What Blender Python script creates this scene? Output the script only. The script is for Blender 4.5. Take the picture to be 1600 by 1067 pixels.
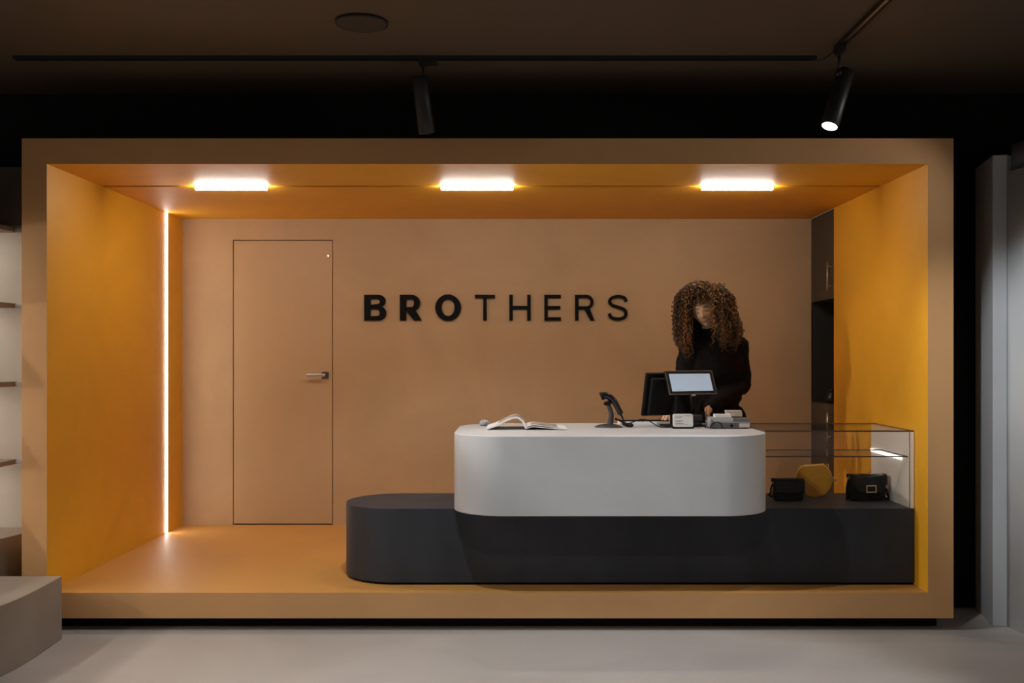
import bpy, bmesh, math, random
from mathutils import Vector, Matrix, Euler
random.seed(7)
for o in list(bpy.data.objects):
    bpy.data.objects.remove(o)
S = bpy.context.scene
C = S.collection
R = math.radians

# ------------------------------------------------------------------ camera
CAMZ = 1.46
F = 1600.0                      # focal length in px of the 1600 px frame
cd = bpy.data.cameras.new('camera')
cam = bpy.data.objects.new('camera', cd)
C.objects.link(cam)
cam.location = (0, 0, CAMZ)
cam.rotation_euler = (R(90), 0, 0)
cd.sensor_width = 36.0
cd.lens = 36.0
cd.shift_x = -13.0 / 1600
cd.shift_y = 22.5 / 1600
cd.clip_start = 0.05
S.camera = cam

# ------------------------------------------------------------------ world, lights, exposure
w = bpy.data.worlds.new('world')
S.world = w
w.use_nodes = True
bg = w.node_tree.nodes['Background']
bg.inputs[0].default_value = (1.0, 0.93, 0.86, 1)
bg.inputs[1].default_value = 0.27
S.view_settings.view_transform = 'Standard'
S.view_settings.look = 'None'
S.view_settings.gamma = 1.0
S.view_settings.use_curve_mapping = False
S.view_settings.exposure = 0.0

def spot(name, loc, aim, power, size=60, blend=0.5, col=(1, 0.93, 0.85), rad=0.04):
    l = bpy.data.lights.new(name, 'SPOT')
    l.energy = power
    l.spot_size = R(size)
    l.spot_blend = blend
    l.color = col
    l.shadow_soft_size = rad
    o = bpy.data.objects.new(name, l)
    C.objects.link(o)
    o.location = loc
    o.rotation_euler = (Vector(aim) - Vector(loc)).to_track_quat('-Z', 'Y').to_euler()
    return o

# track spots of the shop in front of the niche (their fixtures hang above the frame)
NEU = (1.0, 0.93, 0.86)
COOL = (0.93, 0.97, 1.0)
LIGHTS = [
    ((-0.62, 4.62, 2.78), (-0.40, 5.35, 0.70), 82, 96, 0.35, COOL, 0.03),   # counter front
    ((3.25, 4.55, 2.78), (-1.9, 6.1, 0.6), 26, 56, 0.4, NEU, 0.03),          # across to the left wall
    ((-2.6, 4.55, 2.78), (2.2, 6.05, 0.62), 205, 32, 0.5, NEU, 0.03),           # across to the right wall
    ((0.9, 3.8, 2.78), (2.76, 5.2, 1.2), 165, 40, 0.7, COOL, 0.05),          # curved wall and right jamb
    ((0.3, 3.0, 2.78), (0.3, 3.9, 0.0), 52, 90, 0.9, COOL, 0.05),            # floor
]
for (lc, am, pw_, sz, bl_, cc, rd) in LIGHTS:
    spot('shop_spot', lc, am, pw_, sz, bl_, cc, rd)

# ------------------------------------------------------------------ materials
def mat(name, col, rough=0.6, var=0.0, scale=3.0, bump=0.0, bscale=60.0, metal=0.0, spec=0.5,
        emit=None, estr=0.0, stretch=None, col2=None):
    m = bpy.data.materials.new(name)
    m.use_nodes = True
    nt = m.node_tree
    b = nt.nodes['Principled BSDF']
    b.inputs['Base Color'].default_value = (*col, 1)
    b.inputs['Roughness'].default_value = rough
    b.inputs['Metallic'].default_value = metal
    b.inputs['Specular IOR Level'].default_value = spec
    if emit:
        b.inputs['Emission Color'].default_value = (*emit, 1)
        b.inputs['Emission Strength'].default_value = estr
    tc = nt.nodes.new('ShaderNodeNewGeometry')
    src = tc.outputs['Position']
    if stretch:
        mp = nt.nodes.new('ShaderNodeMapping')
        mp.inputs['Scale'].default_value = stretch
        nt.links.new(src, mp.inputs['Vector'])
        src = mp.outputs['Vector']
    if var > 0 or col2:
        n1 = nt.nodes.new('ShaderNodeTexNoise')
        n1.inputs['Scale'].default_value = scale
        n1.inputs['Detail'].default_value = 6
        n1.inputs['Roughness'].default_value = 0.6
        n1.inputs['Distortion'].default_value = 0.8
        nt.links.new(src, n1.inputs['Vector'])
        rp = nt.nodes.new('ShaderNodeValToRGB')
        rp.color_ramp.elements[0].position = 0.3
        rp.color_ramp.elements[1].position = 0.7
        lo = [max(0, c * (1 - var)) for c in col]
        hi = [min(1, c * (1 + var)) for c in (col2 or col)]
        rp.color_ramp.elements[0].color = (*lo, 1)
        rp.color_ramp.elements[1].color = (*hi, 1)
        nt.links.new(n1.outputs['Fac'], rp.inputs['Fac'])
        nt.links.new(rp.outputs['Color'], b.inputs['Base Color'])
    if bump > 0:
        n2 = nt.nodes.new('ShaderNodeTexNoise')
        n2.inputs['Scale'].default_value = bscale
        n2.inputs['Detail'].default_value = 4
        nt.links.new(src, n2.inputs['Vector'])
        bp = nt.nodes.new('ShaderNodeBump')
        bp.inputs['Strength'].default_value = bump
        bp.inputs['Distance'].default_value = 0.004
        nt.links.new(n2.outputs['Fac'], bp.inputs['Height'])
        nt.links.new(bp.outputs['Normal'], b.inputs['Normal'])
    return m

M = {}
M['ochre'] = mat('ochre_plaster', (0.76, 0.36, 0.015), 0.55, 0.07, 1.6, 0.05, 25)
M['platform'] = mat('ochre_microcement_floor', (0.61, 0.305, 0.075), 0.5, 0.05, 1.6, 0.04, 25)
M['tan'] = mat('tan_plaster', (0.63, 0.345, 0.145), 0.6, 0.06, 1.8, 0.06, 25)
M['beige'] = mat('beige_plaster', (0.50, 0.32, 0.165), 0.62, 0.08, 1.5, 0.06, 22)
M['door'] = mat('beige_door_paint', (0.51, 0.325, 0.165), 0.55, 0.035, 1.2, 0.03, 30)
M['floor'] = mat('grey_microcement', (0.43, 0.40, 0.37), 0.5, 0.08, 1.3, 0.04, 30)
M['black'] = mat('black_paint', (0.006, 0.0055, 0.005), 0.8, 0, spec=0.2)
M['ceil'] = mat('dark_brown_ceiling_paint', (0.105, 0.072, 0.043), 0.6, 0.05, 0.8)
M['charcoal'] = mat('charcoal_microcement', (0.046, 0.050, 0.059), 0.5, 0.18, 3.0, 0.05, 40, spec=0.15, stretch=(1, 1, 0.35))
M['white'] = mat('white_microcement', (0.53, 0.545, 0.56), 0.5, 0.035, 3.2, 0.05, 30)
M['greyR'] = mat('pale_grey_plaster', (0.50, 0.515, 0.53), 0.62, 0.05, 2.0, 0.05, 25)
M['greyL'] = mat('warm_grey_plaster', (0.44, 0.40, 0.35), 0.62, 0.06, 2.0, 0.05, 25)
M['plinth'] = mat('taupe_plaster', (0.26, 0.21, 0.168), 0.62, 0.08, 3.0, 0.06, 30)
M['shelf'] = mat('taupe_shelf_board', (0.20, 0.16, 0.125), 0.55, 0.1, 8)
M['header'] = mat('dark_header_panel', (0.10, 0.088, 0.08), 0.5, 0.05, 2)
M['blackmetal'] = mat('black_metal', (0.012, 0.012, 0.013), 0.45, metal=0.0)
M['steel'] = mat('brushed_steel', (0.55, 0.50, 0.45), 0.35, metal=1.0)
M['pewter'] = mat('dark_pewter', (0.16, 0.13, 0.11), 0.35, metal=1.0)
M['brass'] = mat('pale_gold', (0.75, 0.58, 0.36), 0.28, metal=1.0)
M['cab'] = mat('dark_brown_laminate', (0.050, 0.036, 0.024), 0.55, 0.08, 30, stretch=(1, 1, 0.08))
M['cabin'] = mat('dark_cabinet_interior', (0.022, 0.018, 0.014), 0.6)
M['led'] = mat('led_diffuser', (0.8, 0.8, 0.8), 0.5, emit=(1.0, 0.95, 0.88), estr=134)
M['ledv'] = mat('led_diffuser_vertical', (0.8, 0.8, 0.8), 0.5, emit=(1.0, 0.95, 0.88), estr=18)
M['ledshelf'] = mat('shelf_led_diffuser', (0.8, 0.8, 0.8), 0.5, emit=(1.0, 0.92, 0.82), estr=35)
M['caseglow'] = mat('added_case_glow', (0.8, 0.8, 0.8), 0.5, emit=(1.0, 0.97, 0.93), estr=3)  # added glow for the bright streak in the glass case, no known lamp
M['lens'] = mat('spot_lens', (0.8, 0.8, 0.8), 0.3, emit=(0.95, 0.97, 1.0), estr=3.0)
M['letter'] = mat('black_acrylic', (0.003, 0.003, 0.003), 0.5, spec=0.12)
M['plastic'] = mat('black_plastic', (0.005, 0.0045, 0.0045), 0.45, spec=0.2)
M['plasticmatte'] = mat('matte_black_plastic', (0.008, 0.0075, 0.0075), 0.6, spec=0.2)
M['glossblack'] = mat('gloss_black_plastic', (0.010, 0.010, 0.011), 0.16)
M['grphite'] = mat('graphite_plastic', (0.035, 0.036, 0.04), 0.4)
M['greyplastic'] = mat('grey_plastic', (0.30, 0.30, 0.305), 0.5)
M['dgreyplastic'] = mat('dark_grey_plastic', (0.10, 0.10, 0.11), 0.5)
M['paper'] = mat('white_paper', (0.72, 0.71, 0.69), 0.7)
M['sticker'] = mat('beige_sticker', (0.55, 0.48, 0.41), 0.6, 0.15, 60)
M['ink'] = mat('grey_ink', (0.25, 0.25, 0.26), 0.7)
M['screen'] = mat('lit_screen', (0.02, 0.02, 0.02), 0.25, emit=(0.62, 0.74, 0.88), estr=0.47)
M['screenline'] = mat('screen_text', (0.02, 0.02, 0.02), 0.3, emit=(0.45, 0.5, 0.6), estr=0.5)
M['photo'] = mat('printed_photo', (0.10, 0.06, 0.035), 0.5, 0.0, 14, col2=(0.60, 0.55, 0.5))
M['crystal'] = mat('pale_crystal', (0.42, 0.42, 0.44), 0.1, 0.5, 50)
M['cardboard'] = mat('patterned_cardboard', (0.50, 0.36, 0.22), 0.6, 0.0, 55, col2=(0.75, 0.66, 0.52))
M['leather'] = mat('black_patent_leather', (0.003, 0.0025, 0.0025), 0.2, bump=0.12, bscale=40, spec=0.3)
M['croc'] = mat('black_embossed_leather', (0.003, 0.0025, 0.0025), 0.3, bump=0.6, bscale=90, spec=0.3)
M['yleather'] = mat('mustard_leather', (0.72, 0.34, 0.015), 0.42, 0.08, 14, 0.12, 70)
M['skin'] = mat('skin', (0.56, 0.33, 0.185), 0.5, 0.04, 20)
M['lip'] = mat('lip', (0.36, 0.15, 0.09), 0.45)
M['lash'] = mat('dark_lash', (0.02, 0.012, 0.008), 0.6)
M['cloth'] = mat('black_cloth', (0.007, 0.0055, 0.005), 0.85, bump=0.1, bscale=30, spec=0.12)
M['shoe'] = mat('black_shoe_leather', (0.01, 0.009, 0.009), 0.4)

def glass_material():
    m = bpy.data.materials.new('clear_glass')
    m.use_nodes = True
    nt = m.node_tree
    nt.nodes.clear()
    o = nt.nodes.new('ShaderNodeOutputMaterial')
    t = nt.nodes.new('ShaderNodeBsdfTransparent')
    t.inputs[0].default_value = (0.985, 0.985, 0.98, 1)
    g = nt.nodes.new('ShaderNodeBsdfGlossy')
    g.inputs['Roughness'].default_value = 0.02
    lw = nt.nodes.new('ShaderNodeLayerWeight')
    pw = nt.nodes.new('ShaderNodeMath'); pw.operation = 'POWER'
    pw.inputs[1].default_value = 5.0
    nt.links.new(lw.outputs['Facing'], pw.inputs[0])
    f = nt.nodes.new('ShaderNodeMath'); f.operation = 'MULTIPLY_ADD'
    f.inputs[1].default_value = 0.45
    f.inputs[2].default_value = 0.02
    nt.links.new(pw.outputs[0], f.inputs[0])
    mx = nt.nodes.new('ShaderNodeMixShader')
    nt.links.new(f.outputs[0], mx.inputs[0])
    nt.links.new(t.outputs[0], mx.inputs[1])
    nt.links.new(g.outputs[0], mx.inputs[2])
    nt.links.new(mx.outputs[0], o.inputs[0])
    return m
M['glass'] = glass_material()
M['glassedge'] = mat('glass_edge', (0.06, 0.045, 0.032), 0.25)

def hair_material():
    m = mat('curly_brown_hair', (0.05, 0.02, 0.008), 0.3, spec=0.6)
    nt = m.node_tree
    b = nt.nodes['Principled BSDF']
    a = nt.nodes.new('ShaderNodeAttribute')
    a.attribute_name = 'tint'
    rp = nt.nodes.new('ShaderNodeValToRGB')
    rp.color_ramp.elements[0].color = (0.008, 0.0045, 0.0025, 1)
    rp.color_ramp.elements[1].color = (0.32, 0.125, 0.022, 1)
    nt.links.new(a.outputs['Fac'], rp.inputs['Fac'])
    nt.links.new(rp.outputs['Color'], b.inputs['Base Color'])
    return m
M['hair'] = hair_material()

# ------------------------------------------------------------------ helpers
def P(px, py, Y):
    """world point at depth Y that stands at photo pixel px, py"""
    return Vector(((px - 813) * Y / F, Y, CAMZ - (py - 556) * Y / F))

class MB:
    def __init__(s):
        s.v, s.f, s.m, s.sm = [], [], [], []
    def add(s, vs, fs, mi=0, smooth=False):
        n = len(s.v)
        s.v += [tuple(v) for v in vs]
        for f in fs:
            s.f.append(tuple(i + n for i in f))
            s.m.append(mi)
            s.sm.append(smooth)
        return s
    def box(s, x0, x1, y0, y1, z0, z1, mi=0, fm=None):
        # face order: -z +z -y +y -x +x ; fm: per-face material override dict
        vs = [(x0, y0, z0), (x1, y0, z0), (x1, y1, z0), (x0, y1, z0), (x0, y0, z1), (x1, y0, z1), (x1, y1, z1), (x0, y1, z1)]
        fs = [(0, 3, 2, 1), (4, 5, 6, 7), (0, 1, 5, 4), (2, 3, 7, 6), (3, 0, 4, 7), (1, 2, 6, 5)]
        n = len(s.v)
        s.v += vs
        for k, f in enumerate(fs):
            s.f.append(tuple(i + n for i in f))
            s.m.append(fm.get(k, mi) if fm else mi)
            s.sm.append(False)
        return s
    def prism(s, poly, z0, z1, mi=0, xf=None, side_mi=None, smooth=False):
        n = len(poly)
        vs = [(p[0], p[1], z0) for p in poly] + [(p[0], p[1], z1) for p in poly]
        if xf:
            vs = [xf(Vector(v)) for v in vs]
        s.add(vs, [tuple(range(n - 1, -1, -1)), tuple(range(n, 2 * n))], mi)
        k = len(s.v) - 2 * n
        for i in range(n):
            j = (i + 1) % n
            s.f.append((k + i, k + j, k + n + j, k + n + i))
            s.m.append(mi if side_mi is None else side_mi)
            s.sm.append(smooth)
        return s
    def tube(s, pts, r, seg=8, mi=0, cap=True, closed=False):
        pts = [Vector(p) for p in pts]
        n = len(pts)
        rs = r if isinstance(r, (list, tuple)) else [r] * n
        base = len(s.v)
        prev = None
        for i, p in enumerate(pts):
            if closed:
                t = pts[(i + 1) % n] - pts[i - 1]
            else:
                t = pts[min(i + 1, n - 1)] - pts[max(i - 1, 0)]
            t.normalize()
            if prev is None:
                a = Vector((0, 0, 1)) if abs(t.z) < 0.9 else Vector((1, 0, 0))
                u = t.cross(a).normalized()
            else:
                u = (prev - t * prev.dot(t))
                u = u.normalized() if u.length > 1e-6 else t.orthogonal().normalized()
            prev = u
            v = t.cross(u)
            for k in range(seg):
                a = 2 * math.pi * k / seg
                s.v.append(tuple(p + (u * math.cos(a) + v * math.sin(a)) * rs[i]))
        for i in range(n if closed else n - 1):
            for k in range(seg):
                a = base + i * seg
                b = base + ((i + 1) % n) * seg
                s.f.append((a + k, a + (k + 1) % seg, b + (k + 1) % seg, b + k))
                s.m.append(mi)
                s.sm.append(True)
        if cap and not closed:
            s.f.append(tuple(base + k for k in range(seg - 1, -1, -1)))
            s.f.append(tuple(base + (n - 1) * seg + k for k in range(seg)))
            s.m += [mi, mi]
            s.sm += [False, False]
        return s
    def lathe(s, prof, origin=(0, 0, 0), axis=(0, 0, 1), seg=24, mi=0, smooth=True):
        ax = Vector(axis).normalized()
        q = Vector((0, 0, 1)).rotation_difference(ax)
        o = Vector(origin)
        base = len(s.v)
        n = len(prof)
        for r, z in prof:
            for k in range(seg):
                a = 2 * math.pi * k / seg
                s.v.append(tuple(o + q @ Vector((r * math.cos(a), r * math.sin(a), z))))
        for i in range(n - 1):
            for k in range(seg):
                a = base + i * seg
                b = a + seg
                s.f.append((a + k, a + (k + 1) % seg, b + (k + 1) % seg, b + k))
                s.m.append(mi)
                s.sm.append(smooth)
        s.f.append(tuple(base + k for k in range(seg - 1, -1, -1)))
        s.f.append(tuple(base + (n - 1) * seg + k for k in range(seg)))
        s.m += [mi, mi]
        s.sm += [False, False]
        return s
    def ball(s, c, r, seg=20, rings=12, rot=None, mi=0):
        c = Vector(c)
        rx, ry, rz = r if isinstance(r, (tuple, list)) else (r, r, r)
        base = len(s.v)
        q = rot or Matrix.Identity(3)
        for i in range(rings + 1):
            t = math.pi * i / rings
            for k in range(seg):
                a = 2 * math.pi * k / seg
                s.v.append(tuple(c + q @ Vector((rx * math.sin(t) * math.cos(a), ry * math.sin(t) * math.sin(a), -rz * math.cos(t)))))
        for i in range(rings):
            for k in range(seg):
                a = base + i * seg
                b = a + seg
                s.f.append((a + k, a + (k + 1) % seg, b + (k + 1) % seg, b + k))
                s.m.append(mi)
                s.sm.append(True)
        return s
    def cone(s, p0, p1, r0, r1, seg=16):
        """rounded tapered capsule"""
        p0, p1 = Vector(p0), Vector(p1)
        L = (p1 - p0).length
        prof = [(max(1e-4, r0 * math.cos(a)), r0 * math.sin(a)) for a in [R(-90 + 15 * i) for i in range(7)]]
        prof += [(max(1e-4, r1 * math.cos(a)), L + r1 * math.sin(a)) for a in [R(15 * i) for i in range(7)]]
        return s.lathe(prof, p0, p1 - p0, seg)
    def mesh(s, name, mats):
        me = bpy.data.meshes.new(name)
        me.from_pydata(s.v, [], s.f)
        for m in (mats if isinstance(mats, (list, tuple)) else [mats]):
            me.materials.append(m)
        me.polygons.foreach_set('material_index', s.m)
        me.polygons.foreach_set('use_smooth', s.sm)
        bm = bmesh.new()
        bm.from_mesh(me)
        bmesh.ops.remove_doubles(bm, verts=bm.verts, dist=1e-6)
        bmesh.ops.recalc_face_normals(bm, faces=bm.faces)
        bm.to_mesh(me)
        bm.free()
        return me
    def build(s, name, mats, parent=None, bevel=0.0, seg=2, world=True, harden=False):
        me = s.mesh(name, mats)
        o = bpy.data.objects.new(name, me)
        C.objects.link(o)
        if parent:
            o.parent = parent
            if world:
                o.matrix_parent_inverse = parent.matrix_basis.inverted()
        if bevel > 0:
            b = o.modifiers.new('bevel', 'BEVEL')
            b.width = bevel
            b.segments = seg
            b.limit_method = 'ANGLE'
            b.angle_limit = R(40)
            b.harden_normals = harden
        return o

def tag(o, label, cat, group=None):
    o['label'] = label
    o['category'] = cat
    if group:
        o['group'] = group
    return o
def struct(o, label=None, cat=None):
    o['kind'] = 'structure'
    if label:
        o['label'] = label
    if cat:
        o['category'] = cat
    return o
def thing(name, loc, rz=0, label=None, cat=None, group=None):
    o = bpy.data.objects.new(name, None)
    C.objects.link(o)
    o.location = loc
    o.rotation_euler = (0, 0, rz)
    o.empty_display_size = 0.05
    if label:
        tag(o, label, cat, group)
    return o
def arc(cx, cy, r, a0, a1, n, ry=None):
    ry = ry or r
    return [(cx + r * math.cos(R(a0 + (a1 - a0) * i / n)), cy + ry * math.sin(R(a0 + (a1 - a0) * i / n))) for i in range(n + 1)]
def catmull(pts, n=8):
    pts = [Vector(p) for p in pts]
    out = []
    for i in range(len(pts) - 1):
        p0 = pts[max(i - 1, 0)]; p1 = pts[i]; p2 = pts[i + 1]; p3 = pts[min(i + 2, len(pts) - 1)]
        for k in range(n):
            t = k / n
            out.append(0.5 * ((2 * p1) + (p2 - p0) * t + (2 * p0 - 5 * p1 + 4 * p2 - p3) * t * t + (3 * p1 - p0 - 3 * p2 + p3) * t ** 3))
    out.append(pts[-1])
    return out

# ------------------------------------------------------------------ dimensions
ZP = 0.203                 # platform floor of the niche
YF, YB = 5.437, 7.619      # niche front / back
XL, XR = -2.514, 2.164     # niche inner sides
XLO, XRO = -2.647, 2.300   # outer sides
ZC, ZT = 2.479, 2.615      # niche ceiling, top
ZCEIL = 2.98
YW = 5.94                  # black wall plane
YCAB = 7.066

# ------------------------------------------------------------------ structure
struct(MB().box(-7, 7, -4, 8.2, -0.1, 0).build('floor', M['floor']), 'grey microcement shop floor', 'floor')
struct(MB().box(-7, 7, -4, 8.2, ZCEIL, ZCEIL + 0.1).build('ceiling', M['ceil']), 'dark brown shop ceiling with slim tracks', 'ceiling')
bw = MB()
bw.box(-7, XLO - 0.002, YW, YW + 0.06, 0, ZCEIL)
bw.box(XRO + 0.002, 7, YW, YW + 0.06, 0, ZCEIL)
bw.box(XLO - 0.002, XRO + 0.002, YW, YW + 0.06, ZT + 0.002, ZCEIL)
struct(bw.build('wall_back', M['black']), 'black wall behind and above the ochre niche', 'wall')

# niche shell: ochre inside, tan front faces
mm = [M['ochre'], M['tan'], M['black']]
struct(MB().box(XLO, XL, YF, YB + 0.14, 0.067, ZT, 0, {2: 1, 4: 1, 0: 1}).build('wall_left', mm), 'ochre left side wall of the niche with tan front edge', 'wall')
struct(MB().box(XR, XRO, YF, YCAB, 0.067, ZT, 0, {2: 1, 5: 1, 0: 1}).build('wall_right', mm), 'ochre right side wall of the niche with tan front edge', 'wall')
cl = MB()
SL0, SL1 = 6.131, 6.175      # slot in the niche ceiling
cl.box(XL, XR, YF, SL0, ZC, ZT, 0, {2: 1, 1: 1})
cl.box(XL, XR, SL1, YB + 0.14, ZC, ZT, 0, {1: 1})
cl.box(XL, XR, SL0, SL1, ZC + 0.02, ZT, 2)
struct(cl.build('ceiling_niche', mm), 'ochre niche ceiling with thin dark lighting slot', 'ceiling')
struct(MB().box(XL, XR, YF, YB + 0.14, 0.067, ZP, 0, {2: 1, 0: 1}).build('floor_niche', [M['platform'], M['tan'], M['black']]), 'raised ochre platform floor of the niche with tan front edge', 'floor')
struct(MB().box(XLO + 0.1, XRO - 0.05, YF + 0.1, YB, 0, 0.067).build('baseboard_niche', M['black']), 'recessed black plinth under the niche platform', 'baseboard')
# back wall with opening for the flush door
DX0, DX1, DZ0, DZ1 = -2.133, -1.400, 0.212, 2.317
g = 0.006
bk = MB()
bk.box(XL, DX0 - g, YB, YB + 0.12, ZP, ZC)
bk.box(DX1 + g, XR + 0.001, YB, YB + 0.12, ZP, ZC)
bk.box(DX0 - g, DX1 + g, YB, YB + 0.12, DZ1 + g, ZC)
bk.box(XL, XR, YB + 0.12, YB + 0.14, ZP, ZC, 1)
struct(bk.build('wall_niche_back', [M['beige'], M['black']]), 'beige plaster back wall of the niche', 'wall')
d = thing('door_1', ((DX0 + DX1) / 2, YB, ZP))
struct(d, 'flush beige hidden door with dark shadow gap', 'door')
MB().box(DX0, DX1, YB + 0.002, YB + 0.05, DZ0, DZ1).build('door_leaf', M['door'], d, bevel=0.0015)
hz = CAMZ - (586 - 556) / 210
hx = (508 - 813) / 210
h = MB().box(hx - 0.024, hx + 0.026, YB - 0.008, YB + 0.003, hz - 0.026, hz + 0.026).build('handle_rose', M['pewter'], d, bevel=0.002)
lv = MB()
lv.lathe([(0.009, 0), (0.009, 0.05)], (hx, YB - 0.005, hz), (0, -1, 0), 14)
lv.box(hx - 0.128, hx + 0.009, YB - 0.062, YB - 0.050, hz - 0.0095, hz + 0.0095)
lv.build('lever', M['steel'], d, bevel=0.003)
pz = CAMZ - (400 - 556) / 210
px_ = (513 - 813) / 210
MB().lathe([(0.012, 0), (0.012, 0.006), (0.006, 0.010)], (px_, YB + 0.003, pz), (0, -1, 0), 14).build('lock_pin', M['brass'], d)
MB().box(DX0, DX1, YB - 0.001, YB + 0.05, ZP + 0.001, DZ0 - 0.002).build('threshold', M['pewter'], d)

# ------------------------------------------------------------------ side structures
# left: shelf bay on the side of the niche
YE = 5.80
struct(MB().box(-4.2, XLO - 0.012, YE, YE + 0.05, 0.47, 2.20).build('wall_left_bay', M['greyL']), 'warm grey end wall of the shelf bay left of the niche', 'wall')
struct(MB().box(-4.2, XLO - 0.012, YE - 0.02, YE + 0.08, 2.20, 2.525).build('trim_1', M['header']), 'dark header panel above the shelf bay', 'panel')
struct(MB().box(-3.32, -3.24, 2.0, YE, 0.47, 2.52).build('wall_left_bay_side', M['greyL']), 'warm grey long wall behind the left shelves', 'wall')
ords = ['topmost', 'second from top', 'third from top', 'lowest']
for k, z in enumerate((2.157, 1.73, 1.288, 0.85)):
    t = thing('display_shelf', (-2.85, 5.2, z), 0, '%s taupe display shelf with glowing underside on the left edge' % ords[k].capitalize(), 'shelf', 'display shelves in the left bay')
    MB().box(-3.24, -2.85, 3.2, YE - 0.002, z, z + 0.026).build('board', M['shelf'], t, bevel=0.002)
    MB().box(-2.849, XLO - 0.014, YE - 0.03, YE - 0.001, z, z + 0.022).build('support_rail', M['greyplastic'], t, bevel=0.002)
    MB().box(-3.16, -3.13, 3.3, YE - 0.06, z - 0.008, z - 0.0005).build('glow_strip', M['ledshelf'], t)
# tiered plinths on the left
def curve_plinth(name, pts, xback, yback, z1, m, label, cat):
    poly = [(p[0], p[1]) for p in catmull([(a, b, 0) for a, b in pts], 8)]
    poly += [(xback, pts[-1][1]), (xback, yback)]
    return tag(MB().prism(poly, 0.0, z1, 0, smooth=True).build(name, m, bevel=0.004, harden=True), label, cat)
curve_plinth('display_plinth', [(-2.365, 5.285), (-2.350, 5.0), (-2.350, 4.8), (-2.372, 4.6), (-2.43, 4.2), (-2.55, 3.7), (-2.75, 3.2)], -3.22, 5.285, 0.324, M['plinth'], 'low taupe plaster plinth with curved front at bottom left', 'plinth')
curve_plinth('display_plinth', [(-2.668, 5.795), (-2.72, 5.6), (-2.765, 5.42), (-2.85, 5.30), (-3.0, 5.291)], -3.22, 5.795, 0.49, M['plinth'], 'taller taupe plaster plinth behind the low one, below the shelves', 'plinth')
# right: fin and curved pale wall
fin = [(2.554, 5.536), (2.624, 5.522), (2.75, 5.6), (2.75, YW - 0.002), (2.639, YW - 0.002)]
struct(MB().prism(fin, 0, 2.545, 0).build('wall_right_fin', M['greyR'], bevel=0.003), 'pale grey plaster fin right of the black gap', 'wall')
cw = [(p[0], p[1]) for p in catmull([(2.626, 5.521, 0), (2.632, 5.43, 0), (2.655, 5.32, 0), (2.75, 5.16, 0), (2.95, 4.98, 0), (3.3, 4.8, 0), (3.8, 4.7, 0), (4.5, 4.65, 0)], 8)]
poly = cw + [(4.5, 5.5), (2.80, 5.56)]
struct(MB().prism(poly, 0, 2.45, 0, smooth=True).build('wall_right_curved', M['greyR']), 'pale grey curved plaster wall at the right edge', 'wall')
up = [(x + 0.03, y + 0.02) for x, y in cw] + [(4.5, 5.6), (2.9, 5.62)]
struct(MB().prism(up, 2.46, 2.60, 0, smooth=True).build('trim_2', mat('dark_grey_bulkhead', (0.13, 0.13, 0.14), 0.5)), 'dark grey bulkhead band above the curved wall', 'panel')

# ------------------------------------------------------------------ niche lighting
def led_bar(x0, x1, label):
    t = thing('led_bar', ((x0 + x1) / 2, 6.153, ZC), 0, label, 'lamp', 'LED bars in the niche ceiling')
    MB().box(x0, x1, 6.137, 6.169, ZC - 0.003, ZC + 0.018).build('housing', M['blackmetal'], t)
    MB().box(x0 + 0.002, x1 - 0.002, 6.140, 6.166, ZC - 0.022, ZC - 0.003).build('diffuser', M['led'], t, bevel=0.004)
led_bar(-1.954, -1.519, 'leftmost of the three glowing LED bars in the ochre ceiling slot')
led_bar(-0.477, -0.042, 'middle one of the three glowing LED bars in the ochre ceiling slot')
led_bar(1.088, 1.519, 'rightmost of the three glowing LED bars in the ochre ceiling slot')
t = thing('glow_strip', (XL, 7.26, ZP), 0, 'floor-to-ceiling glowing LED strip on the ochre left wall', 'lamp')
MB().box(XL + 0.0005, XL + 0.003, 7.238, 7.282, ZP + 0.002, ZC - 0.002).build('channel', M['steel'], t)
MB().box(XL + 0.003, XL + 0.007, 7.242, 7.278, ZP + 0.004, ZC - 0.004).build('diffuser', M['ledv'], t)

# ------------------------------------------------------------------ ceiling fixtures
def track(name, x0, x1, y0, y1, label):
    t = thing(name, ((x0 + x1) / 2, (y0 + y1) / 2, ZCEIL), 0, label, 'track')
    z0 = ZCEIL - 0.018
    if x1 - x0 > y1 - y0:
        MB().box(x0, x1, y0, y0 + 0.008, z0, ZCEIL).build('rail_side', M['blackmetal'], t)
        MB().box(x0, x1, y1 - 0.008, y1, z0, ZCEIL).build('rail_side', M['blackmetal'], t)
        MB().box(x0, x1, y0 + 0.008, y1 - 0.008, z0 + 0.01, ZCEIL).build('conductor', M['pewter'], t)
    else:
        MB().box(x0, x0 + 0.008, y0, y1, z0, ZCEIL).build('rail_side', M['blackmetal'], t)
        MB().box(x1 - 0.008, x1, y0, y1, z0, ZCEIL).build('rail_side', M['blackmetal'], t)
        MB().box(x0 + 0.008, x1 - 0.008, y0, y1, z0 + 0.008, ZCEIL).build('conductor', M['steel'], t)
    return t
YT = 5.2
track('lighting_track', -2.57, 1.50, YT - 0.018, YT + 0.018, 'long slim black lighting track running across the ceiling')
track('lighting_track', 1.537, 1.577, 1.0, 5.03, 'lighting track with pale stripe running towards the viewer at upper right')
tag(MB().tube(catmull([(1.48, YT, 2.966), (1.52, YT - 0.02, 2.955), (1.548, 5.12, 2.965), (1.557, 5.03, 2.972)], 6), 0.004, 6).build('cable', M['blackmetal']), 'thin black cable linking the two ceiling tracks', 'cable')

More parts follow.
